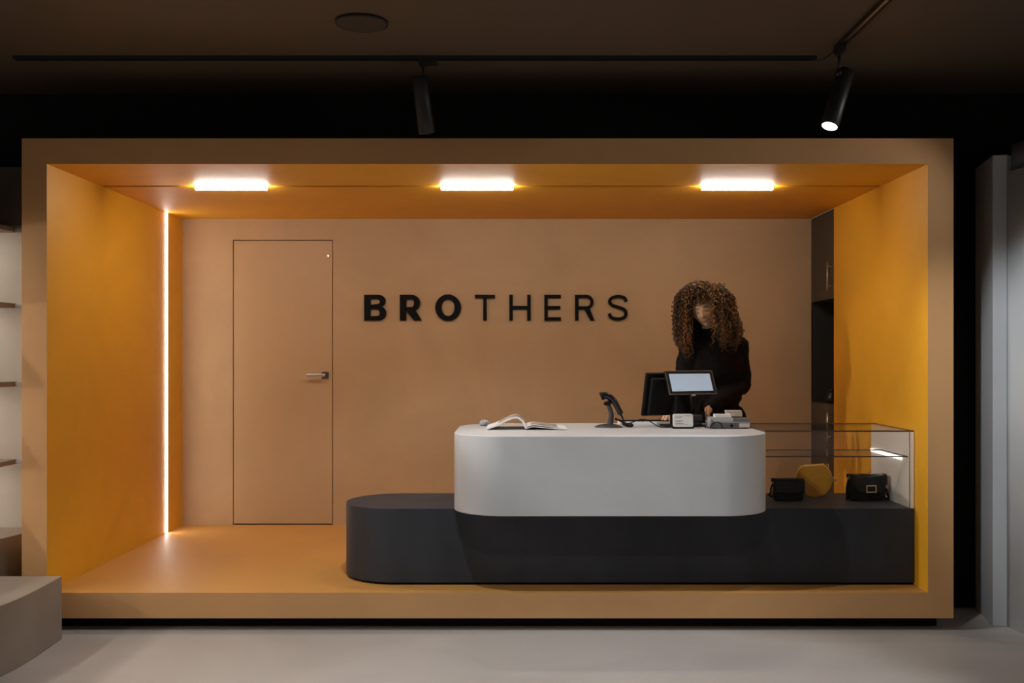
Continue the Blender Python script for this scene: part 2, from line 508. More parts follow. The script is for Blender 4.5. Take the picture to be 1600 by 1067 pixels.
def spotlight(X, Y, top, bot, label, lit, power):
    t = thing('track_spotlight', (X, Y, ZCEIL - 0.018), 0, label, 'spotlight', 'track spotlights')
    top, bot = Vector(top), Vector(bot)
    ax = (bot - top).normalized()
    L = (bot - top).length
    a = MB()
    if not lit:
        a.box(X - 0.022, X + 0.07, Y - 0.016, Y + 0.016, ZCEIL - 0.044, ZCEIL - 0.018)
    else:
        a.box(X - 0.016, X + 0.016, Y - 0.06, Y + 0.03, ZCEIL - 0.046, ZCEIL - 0.018)
    a.lathe([(0.014, 0), (0.014, 0.012)], (X, Y, ZCEIL - 0.056), (0, 0, 1), 14)
    a.build('adapter', M['blackmetal'], t, bevel=0.002)
    j = top + ax * 0.05
    zj = top.z - 0.012
    MB().tube([(X, Y, ZCEIL - 0.05), (X, Y, zj)], 0.0065, 10).build('stem', M['blackmetal'], t)
    q = Vector((0, 0, 1)).rotation_difference(ax)
    MB().lathe([(0.018, 0), (0.018, 0.03)], (X, Y, zj - 0.02), (0, 0, 1), 14).build('joint', M['blackmetal'], t)
    r = 0.043
    hb = MB().lathe([(r - 0.003, 0), (r, 0.003), (r, L - 0.002), (r - 0.002, L), (r - 0.005, L - 0.001), (r - 0.006, L - 0.006)], top, ax, 32)
    hb.build('housing', M['blackmetal'], t)
    MB().lathe([(r - 0.006, 0), (r - 0.0065, 0.003)], top + ax * (L - 0.005), ax, 32).build('lens', M['lens'] if lit else M['grphite'], t)
    l = bpy.data.lights.new('beam', 'SPOT')
    l.energy = power
    l.spot_size = R(70 if lit else 36)
    l.spot_blend = 0.6
    l.color = (0.97, 0.97, 1.0) if lit else (1.0, 0.95, 0.9)
    l.shadow_soft_size = 0.03
    o = bpy.data.objects.new('beam', l)
    C.objects.link(o)
    o.location = bot + ax * 0.012
    o.rotation_euler = ax.to_track_quat('-Z', 'Y').to_euler()
    o.parent = t
    o.matrix_parent_inverse = t.matrix_basis.inverted()
spotlight((661 - 813) * YT / F, YT, P(655, 119, YT - 0.03), P(667, 208, YT + 0.07), 'black cylinder track spotlight tilted into the niche above the letters', False, 6)
spotlight(1.557, 5.0, P(1321, 112, 5.03), P(1296, 198, 4.95), 'black cylinder track spotlight with glowing white lens at upper right', True, 78)

sp = thing('ceiling_speaker', P(565, 34, 4.66).to_tuple()[:2] + (ZCEIL,), 0, 'round dark ceiling speaker left of the black spotlight', 'speaker')
c = P(565, 34, 4.66)
MB().lathe([(0.119, 0), (0.12, 0.003), (0.12, 0.012), (0.112, 0.014), (0.110, 0.011)], (c.x, c.y, ZCEIL), (0, 0, -1), 48).build('rim', M['blackmetal'], sp)
MB().lathe([(0.110, 0), (0.108, 0.002)], (c.x, c.y, ZCEIL - 0.010), (0, 0, -1), 48).build('grille', mat('speaker_grille', (0.045, 0.036, 0.028), 0.6), sp)

# ------------------------------------------------------------------ cabinets in the right wall
def cabinet(z0, z1, hz0, hz1, label):
    t = thing('wall_cabinet', (XR + 0.25, (YCAB + YB) / 2, z0), 0, label, 'cabinet', 'dark brown cabinets at the niche back')
    MB().box(XR + 0.022, XR + 0.5, YCAB + 0.004, YB + 0.10, z0, z1).build('body', M['cabin'], t)
    dr = MB().box(XR, XR + 0.020, YCAB + 0.004, YB - 0.002, z0, z1).build('door', M['cab'], t, bevel=0.001)
    hd = MB()
    xh, yh = XR - 0.036, YCAB + 0.03
    hd.tube([(xh, yh, hz0), (xh, yh, hz1)], 0.0062, 10)
    for z in (hz0 + 0.03, hz1 - 0.03):
        hd.tube([(xh, yh, z), (XR + 0.001, yh, z)], 0.0042, 8)
    hd.build('handle', M['steel'], dr)
cabinet(1.8575, ZC - 0.001, 1.916, 2.11, 'dark brown upper wall cabinet with steel bar handle')
cabinet(ZP + 0.001, 1.12, 0.868, 1.067, 'dark brown base cabinet with steel bar handle')
nb = MB()
nb.box(XR + 0.45, XR + 0.5, YCAB + 0.004, YB + 0.10, 1.121, 1.857)
nb.box(XR + 0.014, XR + 0.45, YB - 0.014, YB + 0.10, 1.121, 1.857)
nb.box(XR + 0.014, XR + 0.45, YCAB + 0.004, YCAB + 0.022, 1.121, 1.857)
tag(nb.build('open_shelf_box', M['cabin']), 'dark open compartment between the upper and base cabinet', 'shelf')
jx, jy = 2.245, 7.38
j = thing('glossy_jar', (jx, jy, 1.12), 0, 'small glossy black jar in the open cabinet compartment', 'jar')
MB().lathe([(0.02, 0.0005), (0.032, 0.006), (0.037, 0.03), (0.034, 0.06), (0.022, 0.078), (0.018, 0.084)], (jx, jy, 1.12), (0, 0, 1), 20).build('body', M['glossblack'], j)
MB().lathe([(0.021, 0.084), (0.022, 0.09), (0.018, 0.098), (0.005, 0.104), (0.005, 0.112)], (jx, jy, 1.12), (0, 0, 1), 16).build('lid', M['glossblack'], j)

# ------------------------------------------------------------------ wall sign
def poly_letter(name, loops, x0, z0, w, hgt, parent):
    cu = bpy.data.curves.new(name, 'CURVE')
    cu.dimensions = '2D'
    cu.fill_mode = 'BOTH'
    cu.extrude = 0.007
    for lp in loops:
        s = cu.splines.new('POLY')
        s.points.add(len(lp) - 1)
        for i, (a, b) in enumerate(lp):
            s.points[i].co = (a * hgt, b * hgt, 0, 1)
        s.use_cyclic_u = True
    tmp = bpy.data.objects.new('tmp', cu)
    C.objects.link(tmp)
    dg = bpy.context.evaluated_depsgraph_get()
    me = bpy.data.meshes.new_from_object(tmp.evaluated_get(dg))
    bpy.data.objects.remove(tmp)
    me.name = name
    me.materials.clear()
    me.materials.append(M['letter'])
    # lay it on the wall: x -> X, y -> Z, z -> -Y
    me.transform(Matrix(((1, 0, 0, x0), (0, 0, -1, YB - 0.012), (0, 1, 0, z0), (0, 0, 0, 1))))
    o = bpy.data.objects.new(name, me)
    C.objects.link(o)
    o.parent = parent
    o.matrix_parent_inverse = parent.matrix_basis.inverted()
    return o
def rect(a, b, c_, d_):
    return [(a, c_), (b, c_), (b, d_), (a, d_)]
def glyph_B(w, s):
    hu, hl = 0.245, 0.285
    out = [(0, 0), (0, 1), (w - 0.30, 1)] + arc(w - 0.30, 1 - hu, 0.27, 90, -75, 14, hu)[1:] + \
          arc(w - 0.31, hl, 0.31, 75, -90, 14, hl)
    t = 0.17
    h1 = [(s, 1 - t), (w - 0.33, 1 - t)] + arc(w - 0.33, 0.735, 0.075, 85, -85, 8, 0.088) + [(s, 0.647 - 0.035)]
    h2 = [(s, 0.44), (w - 0.34, 0.44)] + arc(w - 0.34, 0.30, 0.09, 85, -85, 8, 0.12) + [(s, t)]
    return [out, h1, h2]
def glyph_R(w, s, bold):
    hb = 0.325 if bold else 0.285
    yb = 1 - 2 * hb
    t = s * (0.72 if bold else 1.0)
    xr = w - 0.06 if bold else w - 0.03
    rx = hb * (1.0 if bold else 0.95)
    cxx = xr - rx
    lw = s * 1.22
    out = [(0, 0), (0, 1), (cxx, 1)] + arc(cxx, 1 - hb, rx, 90, -62, 16, hb)[1:]
    out += [(w, 0), (w - lw, 0), (w - lw - (0.27 if bold else 0.23), yb + 0.0), (s, yb), (s, 0)]
    ih = hb - t
    h1 = [(s, 1 - t), (cxx, 1 - t)] + arc(cxx, 1 - hb, rx - s * 0.98, 90, -90, 14, ih)[1:] + [(s, yb + t)]
    return [out, h1]
def glyph_O(w, s):
    return [arc(w / 2, 0.5, w / 2, 0, 354, 59, 0.515), arc(w / 2, 0.5, w / 2 - s, 0, 354, 59, 0.515 - s * 0.78)]
def glyph_S(w, s):
    pts = [(0.93, .735), (.84, .88), (.52, .938), (.2, .87), (.1, .735), (.22, .60), (.52, .52), (.82, .43), (.925, .27), (.82, .12), (.5, .06), (.18, .12), (.075, .275)]
    cl_ = catmull([(a * w, b, 0) for a, b in pts], 6)
    L_, R_ = [], []
    for i, p in enumerate(cl_):
        tt = (cl_[min(i + 1, len(cl_) - 1)] - cl_[max(i - 1, 0)]).normalized()
        nn = Vector((-tt.y, tt.x, 0)) * s / 2
        L_.append(((p + nn).x, (p + nn).y))
        R_.append(((p - nn).x, (p - nn).y))
    return [L_ + R_[::-1]]
hgt = 140 / 3.478 / 210
z0 = CAMZ - (440 + 212 / 3.478 - 556) / 210
sg = thing('wall_sign', ((775 - 813) / 210, YB, z0), 0, 'black raised capital letters reading BROTHERS on the beige wall', 'sign')
def T_(w, s): return [[(0, 1), (w, 1), (w, 1 - s), (w / 2 + s / 2, 1 - s), (w / 2 + s / 2, 0), (w / 2 - s / 2, 0), (w / 2 - s / 2, 1 - s), (0, 1 - s)]]
def H_(w, s): return [[(0, 0), (0, 1), (s, 1), (s, .5 + s / 2), (w - s, .5 + s / 2), (w - s, 1), (w, 1), (w, 0), (w - s, 0), (w - s, .5 - s / 2), (s, .5 - s / 2), (s, 0)]]
def E_(w, s): return [[(0, 0), (0, 1), (w, 1), (w, 1 - s), (s, 1 - s), (s, .5 + s / 2), (w * .96, .5 + s / 2), (w * .96, .5 - s / 2), (s, .5 - s / 2), (s, s), (w, s), (w, 0)]]
for nm, a, b, fn, s in (('letter', 68, 188, glyph_B, .25), ('letter', 262, 380, lambda w_, s_: glyph_R(w_, s_, True), .25), ('letter', 453, 593, glyph_O, .25),
                        ('letter', 668, 778, T_, .135), ('letter', 855, 971, H_, .135), ('letter', 1045, 1135, E_, .13),
                        ('letter', 1212, 1316, lambda w_, s_: glyph_R(w_, s_, False), .125), ('letter', 1389, 1496, glyph_S, .125)):
    poly_letter(nm, fn((b - a) / 140, s), (550 + a / 3.478 - 813) / 210, z0, (b - a) / 140, hgt, sg)

# ------------------------------------------------------------------ counter
YB0, YB1 = 5.618, 6.250
ZBT = ZP + 0.420
rb = (YB1 - YB0) / 2
poly = arc(-1.004 + rb, (YB0 + YB1) / 2, rb, 90, 270, 40) + [(XR - 0.002, YB0), (XR - 0.002, YB1)]
bench = thing('charcoal_bench', (0.6, 5.93, ZP), 0, 'long charcoal bench with rounded left end under the white counter', 'bench')
MB().prism(poly, ZP + 0.012, ZBT, 0, smooth=True).build('body', M['charcoal'], bench, bevel=0.004, harden=True)
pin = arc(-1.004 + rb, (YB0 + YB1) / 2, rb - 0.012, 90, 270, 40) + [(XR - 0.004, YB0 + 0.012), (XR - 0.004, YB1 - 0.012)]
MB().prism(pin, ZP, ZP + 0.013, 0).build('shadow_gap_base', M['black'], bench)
WX0, WX1, WY0, WY1, WR = -0.3616, 1.338, 5.333, 6.350, 0.285
ZW = ZP + 0.840
def rrect(x0, x1, y0, y1, r, n=20):
    return arc(x1 - r, y1 - r, r, 0, 90, n) + arc(x0 + r, y1 - r, r, 90, 180, n) + arc(x0 + r, y0 + r, r, 180, 270, n) + arc(x1 - r, y0 + r, r, 270, 360, n)
ct = MB().prism(rrect(WX0, WX1, WY0, WY1, WR, 32), ZBT + 0.0005, ZW, 0, smooth=True).build('reception_counter', M['white'], bevel=0.005, harden=True)
tag(ct, 'white plaster counter block with rounded corners resting on the charcoal bench', 'counter')

# ------------------------------------------------------------------ glass display case
GX0, GX1 = WX1 + 0.0048, XR - 0.026
ZG = ZP + 0.848
case = thing('display_case', (1.75, 5.9, ZBT), 0, 'clear glass display case on the bench right of the counter', 'display case')
gm = [M['glass'], M['glassedge']]
MB().box(GX0, GX1, YB0 + 0.002, YB0 + 0.010, ZBT + 0.0008, ZG - 0.009, 0, {1: 1, 4: 1, 5: 1}).build('front_pane', gm, case)
MB().box(GX0, XR - 0.004, YB0 + 0.002, YB1 - 0.002, ZG - 0.008, ZG, 0, {2: 1, 3: 1, 4: 1, 5: 1}).build('top_pane', gm, case)
MB().box(GX0, GX1 - 0.001, YB0 + 0.03, YB0 + 0.43, ZP + 0.698, ZP + 0.705, 0, {2: 1, 3: 1, 4: 1, 5: 1}).build('shelf_pane', gm, case)
MB().box(XR - 0.024, XR - 0.003, YB0 + 0.002, YB1 - 0.004, ZBT + 0.0008, ZG - 0.0085).build('side_panel', mat('cream_board', (0.78, 0.73, 0.66), 0.5), case, bevel=0.001)
MB().box(XR - 0.032, XR - 0.0245, 5.74, 6.24, ZP + 0.676, ZP + 0.692).build('glow_strip', M['caseglow'], case, bevel=0.002)  # added glowing bar imitating the streak of light along the side panel
MB().box(WX1 + 0.0006, WX1 + 0.0045, YB0 + 0.002, YB0 + 0.022, ZBT + 0.0008, ZG - 0.009).build('corner_profile', M['greyplastic'], case)

# ------------------------------------------------------------------ handbags
def smooth_box(w, d, h, r, taper=0.0, name='x'):
    """rounded box as MB in local coords, base at z=0, centred in x and y"""
    m = MB()
    sec = []
    for z, k in ((0, -r), (r * 0.3, -r * 0.35), (r, 0), (h - r, 0), (h - r * 0.3, -r * 0.35), (h, -r)):
        t = taper * z / h
        ww, dd = w / 2 + k, d / 2 + k - t
        rr = min(r, dd * 0.9)
        sec.append([(x, y, z) for x, y in rrect(-ww, ww, -dd, dd, rr, 5)])
    n = len(sec[0])
    for s_ in sec:
        m.v += s_
    for i in range(len(sec) - 1):
        for k in range(n):
            m.f.append((i * n + k, i * n + (k + 1) % n, (i + 1) * n + (k + 1) % n, (i + 1) * n + k))
            m.m.append(0); m.sm.append(True)
    m.f.append(tuple(range(n - 1, -1, -1))); m.f.append(tuple((len(sec) - 1) * n + k for k in range(n)))
    m.m += [0, 0]; m.sm += [True, True]
    return m
def flap(w, d, h, drop, r, thick, edge):
    """a sheet that runs over the top of a bag and down its front; edge(x) -> extra length"""
    m = MB()
    nx = 14
    rows = []
    path = [(d / 2, h - 0.02), (d / 2 - 0.001, h + 0.001), (0, h + 0.004), (-d / 2 + 0.006, h + 0.003), (-d / 2 - 0.003, h - 0.006)]
    for (y, z) in path:
        rows.append([(x, y, z) for x in [(-w / 2 + w * i / nx) for i in range(nx + 1)]])
    for k in range(1, 7):
        rows.append([(x, -d / 2 - 0.005, h - 0.006 - (drop + edge(x / w)) * k / 6) for x in [(-w / 2 + w * i / nx) for i in range(nx + 1)]])
    for r_ in rows:
        m.v += r_
    for i in range(len(rows) - 1):
        for k in range(nx):
            a = i * (nx + 1) + k
            m.f.append((a, a + 1, a + nx + 2, a + nx + 1)); m.m.append(0); m.sm.append(True)
    return m
def solid(o, t):
    s_ = o.modifiers.new('solid', 'SOLIDIFY')
    s_.thickness = t
    s_.offset = 0
    return o
def chain(m, pts, r, n):
    """alternating oval links along a path"""
    c_ = catmull(pts, 12)
    L = [0]
    for i in range(1, len(c_)):
        L.append(L[-1] + (c_[i] - c_[i - 1]).length)
    step = L[-1] / n
    for k in range(n):
        s_ = (k + 0.5) * step
        i = max(1, next((q for q in range(len(L)) if L[q] >= s_), len(L) - 1))
        p = c_[i]
        t_ = (c_[i] - c_[i - 1]).normalized()
        u = t_.orthogonal().normalized()
        if k % 2:
            u = t_.cross(u)
        ring = [p + t_ * (step * 0.72 * math.cos(a)) + u * (r * 2.4 * math.sin(a)) for a in [2 * math.pi * q / 10 for q in range(10)]]
        m.tube(ring, r, 5, closed=True)

# small black flap bag
Yb = 5.93
b1 = thing('handbag', ((1231 - 813) * Yb / F, Yb, ZBT + 0.001), R(4), 'small black embossed flap handbag next to the white counter', 'handbag', 'handbags in the display case')
w_, d_, h_ = 0.170, 0.062, 0.128
smooth_box(w_, d_, h_ - 0.004, 0.014, 0.006).build('body', M['croc'], b1, world=False)
solid(flap(w_ + 0.006, d_, h_ - 0.004, 0.074, 0.01, 0.004, lambda u: 0.006 - 0.02 * u * u).build('flap', M['croc'], b1, world=False), 0.004)
for k in range(3):
    MB().tube(catmull([(-w_ / 2 + 0.008, -d_ / 2 - 0.002, 0.040 - k * 0.012), (0, -d_ / 2 - 0.0045, 0.034 - k * 0.012), (w_ / 2 - 0.008, -d_ / 2 - 0.002, 0.041 - k * 0.012)], 8), 0.0028, 6).build('pleat', M['leather'], b1, world=False)
for s_ in (-1, 1):
    MB().tube([(s_ * (w_ / 2 + 0.002), 0.010 * math.cos(a), h_ - 0.03 + 0.010 * math.sin(a)) for a in [2 * math.pi * q / 14 for q in range(14)]], 0.0018, 6, closed=True).build('ring', M['brass'], b1, world=False)
st = MB()
st.tube(catmull([(-w_ / 2 - 0.004, 0.004, h_ - 0.032), (-w_ / 2 - 0.013, 0.006, h_ - 0.06), (-w_ / 2 - 0.012, 0.008, 0.05), (-w_ / 2 - 0.010, 0.03, 0.022), (0, 0.055, 0.0065), (w_ / 2 + 0.004, 0.03, 0.020), (w_ / 2 + 0.005, 0.004, 0.06), (w_ / 2 + 0.003, 0.002, h_ - 0.036)], 8), 0.0055, 8)
st.build('strap', M['leather'], b1, world=False)

# mustard round bag
Yb = 6.09
b2 = thing('handbag', ((1272 - 813) * Yb / F, Yb, ZBT + 0.001), R(-14), 'round mustard leather handbag with flat top, behind the small black bag', 'handbag', 'handbags in the display case')
rr = 0.1045
cz = rr
flat = 0.083
a0 = math.degrees(math.asin(flat / rr))
out = arc(0, cz, rr, 180 - a0, 360 + a0, 56)
roll = Matrix.Rotation(R(-6), 3, 'Y')
def to_bag(v):
    p = Vector((v.x, v.z, v.y - cz))
    p = roll @ p
    return Vector((p.x, p.y, p.z + cz))
MB().prism(out, -0.030, 0.030, 0, xf=to_bag).build('body', M['yleather'], b2, bevel=0.012, seg=4, world=False)
pip = [to_bag(Vector((x * 0.962, (y - cz) * 0.962 + cz, -0.0315))) for x, y in out]
MB().tube(pip, 0.0022, 6, closed=True).build('piping', M['yleather'], b2, world=False)
zp = [to_bag(Vector((x * 1.003, (y - cz) * 1.003 + cz, 0.0))) for x, y in (out[:6] + [])]
zl = [to_bag(Vector((-rr * math.cos(R(a0)) + 0.012 + i * 0.0115, cz + flat + 0.001, 0))) for i in range(11)]
MB().tube(zl, 0.003, 6).build('zip', M['brass'], b2, world=False)
for sgn, ang in ((-1, 180 - a0 + 6), (1, a0 - 12)):
    c_ = to_bag(Vector((math.cos(R(ang)) * rr * 1.04, cz + math.sin(R(ang)) * rr * 1.04, 0)))
    MB().tube([c_ + Vector((0.008 * math.cos(a), 0, 0.012 * math.sin(a))) for a in [2 * math.pi * q / 14 for q in range(14)]], 0.002, 6, closed=True).build('ring', M['brass'], b2, world=False)
rg = to_bag(Vector((rr + 0.010, cz - 0.012, 0)))
ch = MB()
ch.tube([rg + Vector((0.0105 * math.cos(a), 0, 0.010 * math.sin(a))) for a in [2 * math.pi * q / 18 for q in range(18)]], 0.0032, 7, closed=True)
ch.ball(rg, 0.0055, 10, 8)
ch.build('clasp', M['brass'], b2, world=False)

# black patent flap bag with buckle
Yb = 5.93
b3 = thing('handbag', ((1354 - 813) * Yb / F, Yb, ZBT + 0.001), R(9), 'glossy black flap handbag with rectangular gold buckle, by the side panel', 'handbag', 'handbags in the display case')
w_, d_, h_ = 0.208, 0.070, 0.153
smooth_box(w_, d_, h_ - 0.004, 0.012, 0.004).build('body', M['leather'], b3, world=False)
solid(flap(w_ + 0.006, d_, h_ - 0.004, 0.078, 0.01, 0.004, lambda u: 0.028 if abs(u) < 0.30 else 0.028 - (abs(u) - 0.30) * 0.30).build('flap', M['leather'], b3, world=False), 0.004)
bz, by = h_ * 0.46, -d_ / 2 - 0.009
bk_ = MB()
for (x0, x1, za, zb) in ((-0.031, 0.031, 0.016, 0.0215), (-0.031, 0.031, -0.0215, -0.016), (-0.031, -0.0255, -0.016, 0.016), (0.0255, 0.031, -0.016, 0.016)):
    bk_.box(x0 + 0.006, x1 + 0.006, by - 0.003, by + 0.002, bz + za, bz + zb)
bk_.build('buckle', M['brass'], b3, bevel=0.001, world=False)
MB().box(-0.018, 0.030, by - 0.001, by + 0.002, bz + 0.003, bz + 0.010).build('clasp_tab', M['leather'], b3, bevel=0.001, world=False)
for s_ in (-1, 1):
    MB().tube([(s_ * (w_ / 2 + 0.004) + 0.006 * math.cos(a) * s_, 0.0, h_ - 0.020 + 0.008 * math.sin(a)) for a in [2 * math.pi * q / 14 for q in range(14)]], 0.002, 6, closed=True).build('ring', M['brass'], b3, world=False)
cm = MB()
chain(cm, [(w_ / 2 + 0.006, 0, h_ - 0.028), (w_ / 2 + 0.010, 0.004, h_ - 0.07), (w_ / 2 + 0.012, 0.006, 0.065)], 0.0014, 12)
cm.build('chain', M['brass'], b3, world=False)
sl = MB()
sl.tube(catmull([(w_ / 2 + 0.012, 0.006, 0.068), (w_ / 2 + 0.020, 0.004, 0.058), (w_ / 2 + 0.024, 0.0, 0.035), (w_ / 2 + 0.033, -0.004, 0.008), (w_ / 2 + 0.010, 0.03, 0.0075), (0, 0.06, 0.0075), (-w_ / 2 - 0.004, 0.035, 0.0075)], 8), 0.007, 8)
sl.build('strap', M['leather'], b3, world=False)
sd = MB()
sd.tube(catmull([(-w_ / 2 - 0.006, 0.0, h_ - 0.03), (-w_ / 2 - 0.010, 0.01, h_ - 0.07), (-w_ / 2 - 0.010, 0.014, 0.05), (-w_ / 2 - 0.008, 0.018, 0.0085)], 8), 0.0075, 8)
sd.build('strap_end', M['leather'], b3, world=False)

# ------------------------------------------------------------------ things on the counter
ZK = ZW + 0.0006
# open magazine
Ym = 5.76
mg = thing('open_magazine', ((822 - 813) * Ym / F, Ym, ZK), 0, 'open magazine with arched left pages on the counter', 'magazine')
def sheet(path, thick, y0, y1, skew=0.0, mi=0):
    """path: list of (x,z); a bent slab between y0 and y1"""
    m = MB()
    n = len(path)
    up, lo = [], []
    for i, (x, z) in enumerate(path):
        a = Vector(path[min(i + 1, n - 1)]) - Vector(path[max(i - 1, 0)])
        nn = Vector((-a.y, a.x)).normalized()
        if nn.y < 0: nn = -nn
        up.append((x + nn.x * thick, z + nn.y * thick)); lo.append((x, z))
    loop = lo + up[::-1]
    L = len(loop)
    m.v += [(x, y0, z) for x, z in loop] + [(x + skew, y1, z) for x, z in loop]
    for i in range(L):
        j = (i + 1) % L
        m.f.append((i, j, L + j, L + i)); m.m.append(0); m.sm.append(False)
    for i in range(n - 1):
        a, b = i, i + 1
        c_, d2 = L - 2 - i, L - 1 - i
        m.f.append((d2, c_, b, a)); m.m.append(0); m.sm.append(False)
        m.f.append((L + a, L + b, L + c_, L + d2)); m.m.append(0); m.sm.append(False)
    return m
def path2(pts, n=6):
    return [(p.x, p.y) for p in catmull([(a, b, 0) for a, b in pts], n)]
lp = path2([(-0.222, 0.001), (-0.17, 0.019), (-0.12, 0.044), (-0.075, 0.062), (-0.045, 0.062), (-0.022, 0.043), (-0.008, 0.012), (0.0, 0.0012)])
rp_ = path2([(0.0, 0.0012), (0.012, 0.010), (0.035, 0.0155), (0.07, 0.014), (0.12, 0.009), (0.175, 0.004), (0.232, 0.001)])
rp2 = path2([(0.0, 0.0105), (0.012, 0.0195), (0.035, 0.0255), (0.07, 0.0245), (0.12, 0.0175), (0.170, 0.0105), (0.224, 0.0045)])
sheet(lp, 0.009, 0, 0.29).build('left_pages', M['paper'], mg, world=False)
sheet(rp_, 0.004, 0, 0.29).build('back_cover', M['paper'], mg, world=False)
sheet(rp2, 0.003, 0.002, 0.288).build('right_pages', M['paper'], mg, world=False)
ph = sheet([(x, z + 0.0036) for x, z in rp2[10:32]], 0.0004, 0.02, 0.26)
ph.build('printed_picture', M['photo'], mg, world=False)
pl_ = []
for i in range(8, 30):
    a = Vector(lp[i + 1]) - Vector(lp[i - 1])
    nn = Vector((-a.y, a.x)).normalized()
    pl_.append((lp[i][0] + nn.x * 0.0095, lp[i][1] + nn.y * 0.0095))
sheet(pl_, 0.0004, 0.02, 0.27).build('printed_picture', M['photo'], mg, world=False)

# crystal paperweight
Yc = 6.12
cx_ = (757 - 813) * Yc / F
bm = bmesh.new()
bmesh.ops.create_icosphere(bm, subdivisions=2, radius=0.036)
for v in bm.verts:
    v.co.z *= 0.62
    if v.co.z < -0.015: v.co.z = -0.015
    v.co *= 0.88 + 0.22 * random.random()
zmin = min(v.co.z for v in bm.verts)
for v in bm.verts:
    v.co.z -= zmin
me = bpy.data.meshes.new('crystal_paperweight')
bm.to_mesh(me); bm.free()
me.materials.append(M['crystal'])
o = bpy.data.objects.new('crystal_paperweight', me)
C.objects.link(o)
o.location = (cx_, Yc, ZK)
tag(o, 'small pale faceted crystal ornament behind the open magazine', 'ornament')

# barcode scanner on stand
Ys = 5.98
sx = (951 - 813) * Ys / F
sc = thing('barcode_scanner', (sx, Ys, ZK), 0, 'black handheld barcode scanner resting on its curved stand', 'scanner')
k_ = Ys / F
def SP(px, py, dy=0.0):     # scanner-local point from photo pixel
    return Vector(((px - 951) * k_, dy, (CAMZ - ZK) - (py - 556) * k_))
foot = MB()
fo = [(-0.082, 0.0), (-0.066, 0.03), (-0.03, 0.055), (0.03, 0.06), (0.07, 0.045), (0.08, 0.0), (0.07, -0.045), (0.03, -0.06), (-0.03, -0.055), (-0.066, -0.03)]
fo = [(p.x, p.y) for p in catmull([(a, b, 0) for a, b in fo + fo[:1]], 4)[:-1]]
n = len(fo)
for (s_, z) in ((1.0, 0.0), (1.0, 0.004), (0.82, 0.011), (0.45, 0.019), (0.2, 0.022)):
    foot.v += [(x * s_, y * s_, z) for x, y in fo]
for i in range(4):
    for k in range(n):
        foot.f.append((i * n + k, i * n + (k + 1) % n, (i + 1) * n + (k + 1) % n, (i + 1) * n + k)); foot.m.append(0); foot.sm.append(True)
foot.f.append(tuple(range(n - 1, -1, -1))); foot.f.append(tuple(4 * n + k for k in range(n))); foot.m += [0, 0]; foot.sm += [False, True]
foot.build('foot', M['grphite'], sc, world=False)
MB().tube(catmull([SP(953.5, 663), SP(954.5, 655), SP(955, 647), SP(953, 639), SP(950, 632), SP(947.5, 630)], 5), [0.018, 0.0175, 0.0172, 0.017, 0.0165, 0.016, 0.016, 0.0155, 0.0155, 0.015, 0.0145, 0.014, 0.0138, 0.0135, 0.013, 0.0128, 0.0125, 0.0122, 0.012, 0.0118, 0.0116, 0.0112, 0.011, 0.0110, 0.011, 0.010], 14).build('stand_neck', M['grphite'], sc, world=False)
ck = MB()
ck.lathe([(0.010, -0.02), (0.012, -0.016), (0.012, 0.016), (0.010, 0.02)], SP(946.5, 630.5), (0, 1, 0), 14)
ck.lathe([(0.012, -0.022), (0.0145, -0.017), (0.0145, 0.017), (0.012, 0.022)], SP(951, 629.5), (0, 1, 0), 14)
ck.build('cradle', M['plastic'], sc, world=False)
gp = catmull([SP(939.5, 619.5), SP(945, 617.8), SP(952, 620), SP(958.5, 626), SP(963.5, 634), SP(967.5, 642), SP(970, 647.5)], 6)
gr = [0.0215 - 0.0045 * min(1, i / (len(gp) * 0.7)) for i in range(len(gp))]
gr[0] = 0.019; gr[-1] = 0.014
gun = MB().tube(gp, gr, 16).build('scanner_body', M['glossblack'], sc, world=False)
hd_ax = (SP(937.3, 620.5) - SP(941, 618.9))
MB().lathe([(0.018, -0.010), (0.0235, -0.006), (0.025, 0.002), (0.0235, 0.008), (0.019, 0.008)], SP(940.5, 618.8), hd_ax, 24).build('scan_head', M['plasticmatte'], sc, world=False)
MB().tube(catmull([SP(968.5, 646), SP(972, 651), SP(973.8, 656), SP(973.7, 660)], 5), [0.0065 - 0.0003 * i for i in range(16)], 10).build('cord_relief', M['plasticmatte'], sc, world=False)
# coiled cord
co = MB()
base = catmull([SP(973.6, 659, -0.005), SP(974.5, 663.0, -0.012), SP(980, 664.8, -0.03), SP(986, 664.8, -0.035), SP(986.5, 662.8, -0.008), SP(979, 661.6, 0.010), SP(970, 657.6, 0.018), SP(962, 654.6, 0.03)], 22)
pts = []
for i, p in enumerate(base):
    t_ = (base[min(i + 1, len(base) - 1)] - base[max(i - 1, 0)]).normalized()
    u = t_.orthogonal().normalized()
    v = t_.cross(u)
    q = p + (u * math.cos(i * 1.25) + v * math.sin(i * 1.25)) * 0.0058
    q.z = max(q.z, 0.0032)
    pts.append(q)
co.tube(pts, 0.0028, 6)
co.build('coiled_cord', M['plasticmatte'], sc, world=False)

# keyboard
Yk = 6.10
kb = thing('keyboard', ((1010 - 813) * Yk / F, Yk + 0.125, ZK), R(2), 'white-edged keyboard with black keys behind the terminal', 'keyboard')
MB().box(-0.155, 0.155, -0.055, 0.055, 0, 0.020).build('case', M['paper'], kb, bevel=0.003, world=False)
for r_ in range(4):
    for q in range(12):
        x = -0.138 + q * 0.0251
        y = -0.036 + r_ * 0.0245
        MB().box(x - 0.0105, x + 0.0105, y - 0.010, y + 0.010, 0.020, 0.0265).build('key', M['plasticmatte'], kb, world=False)

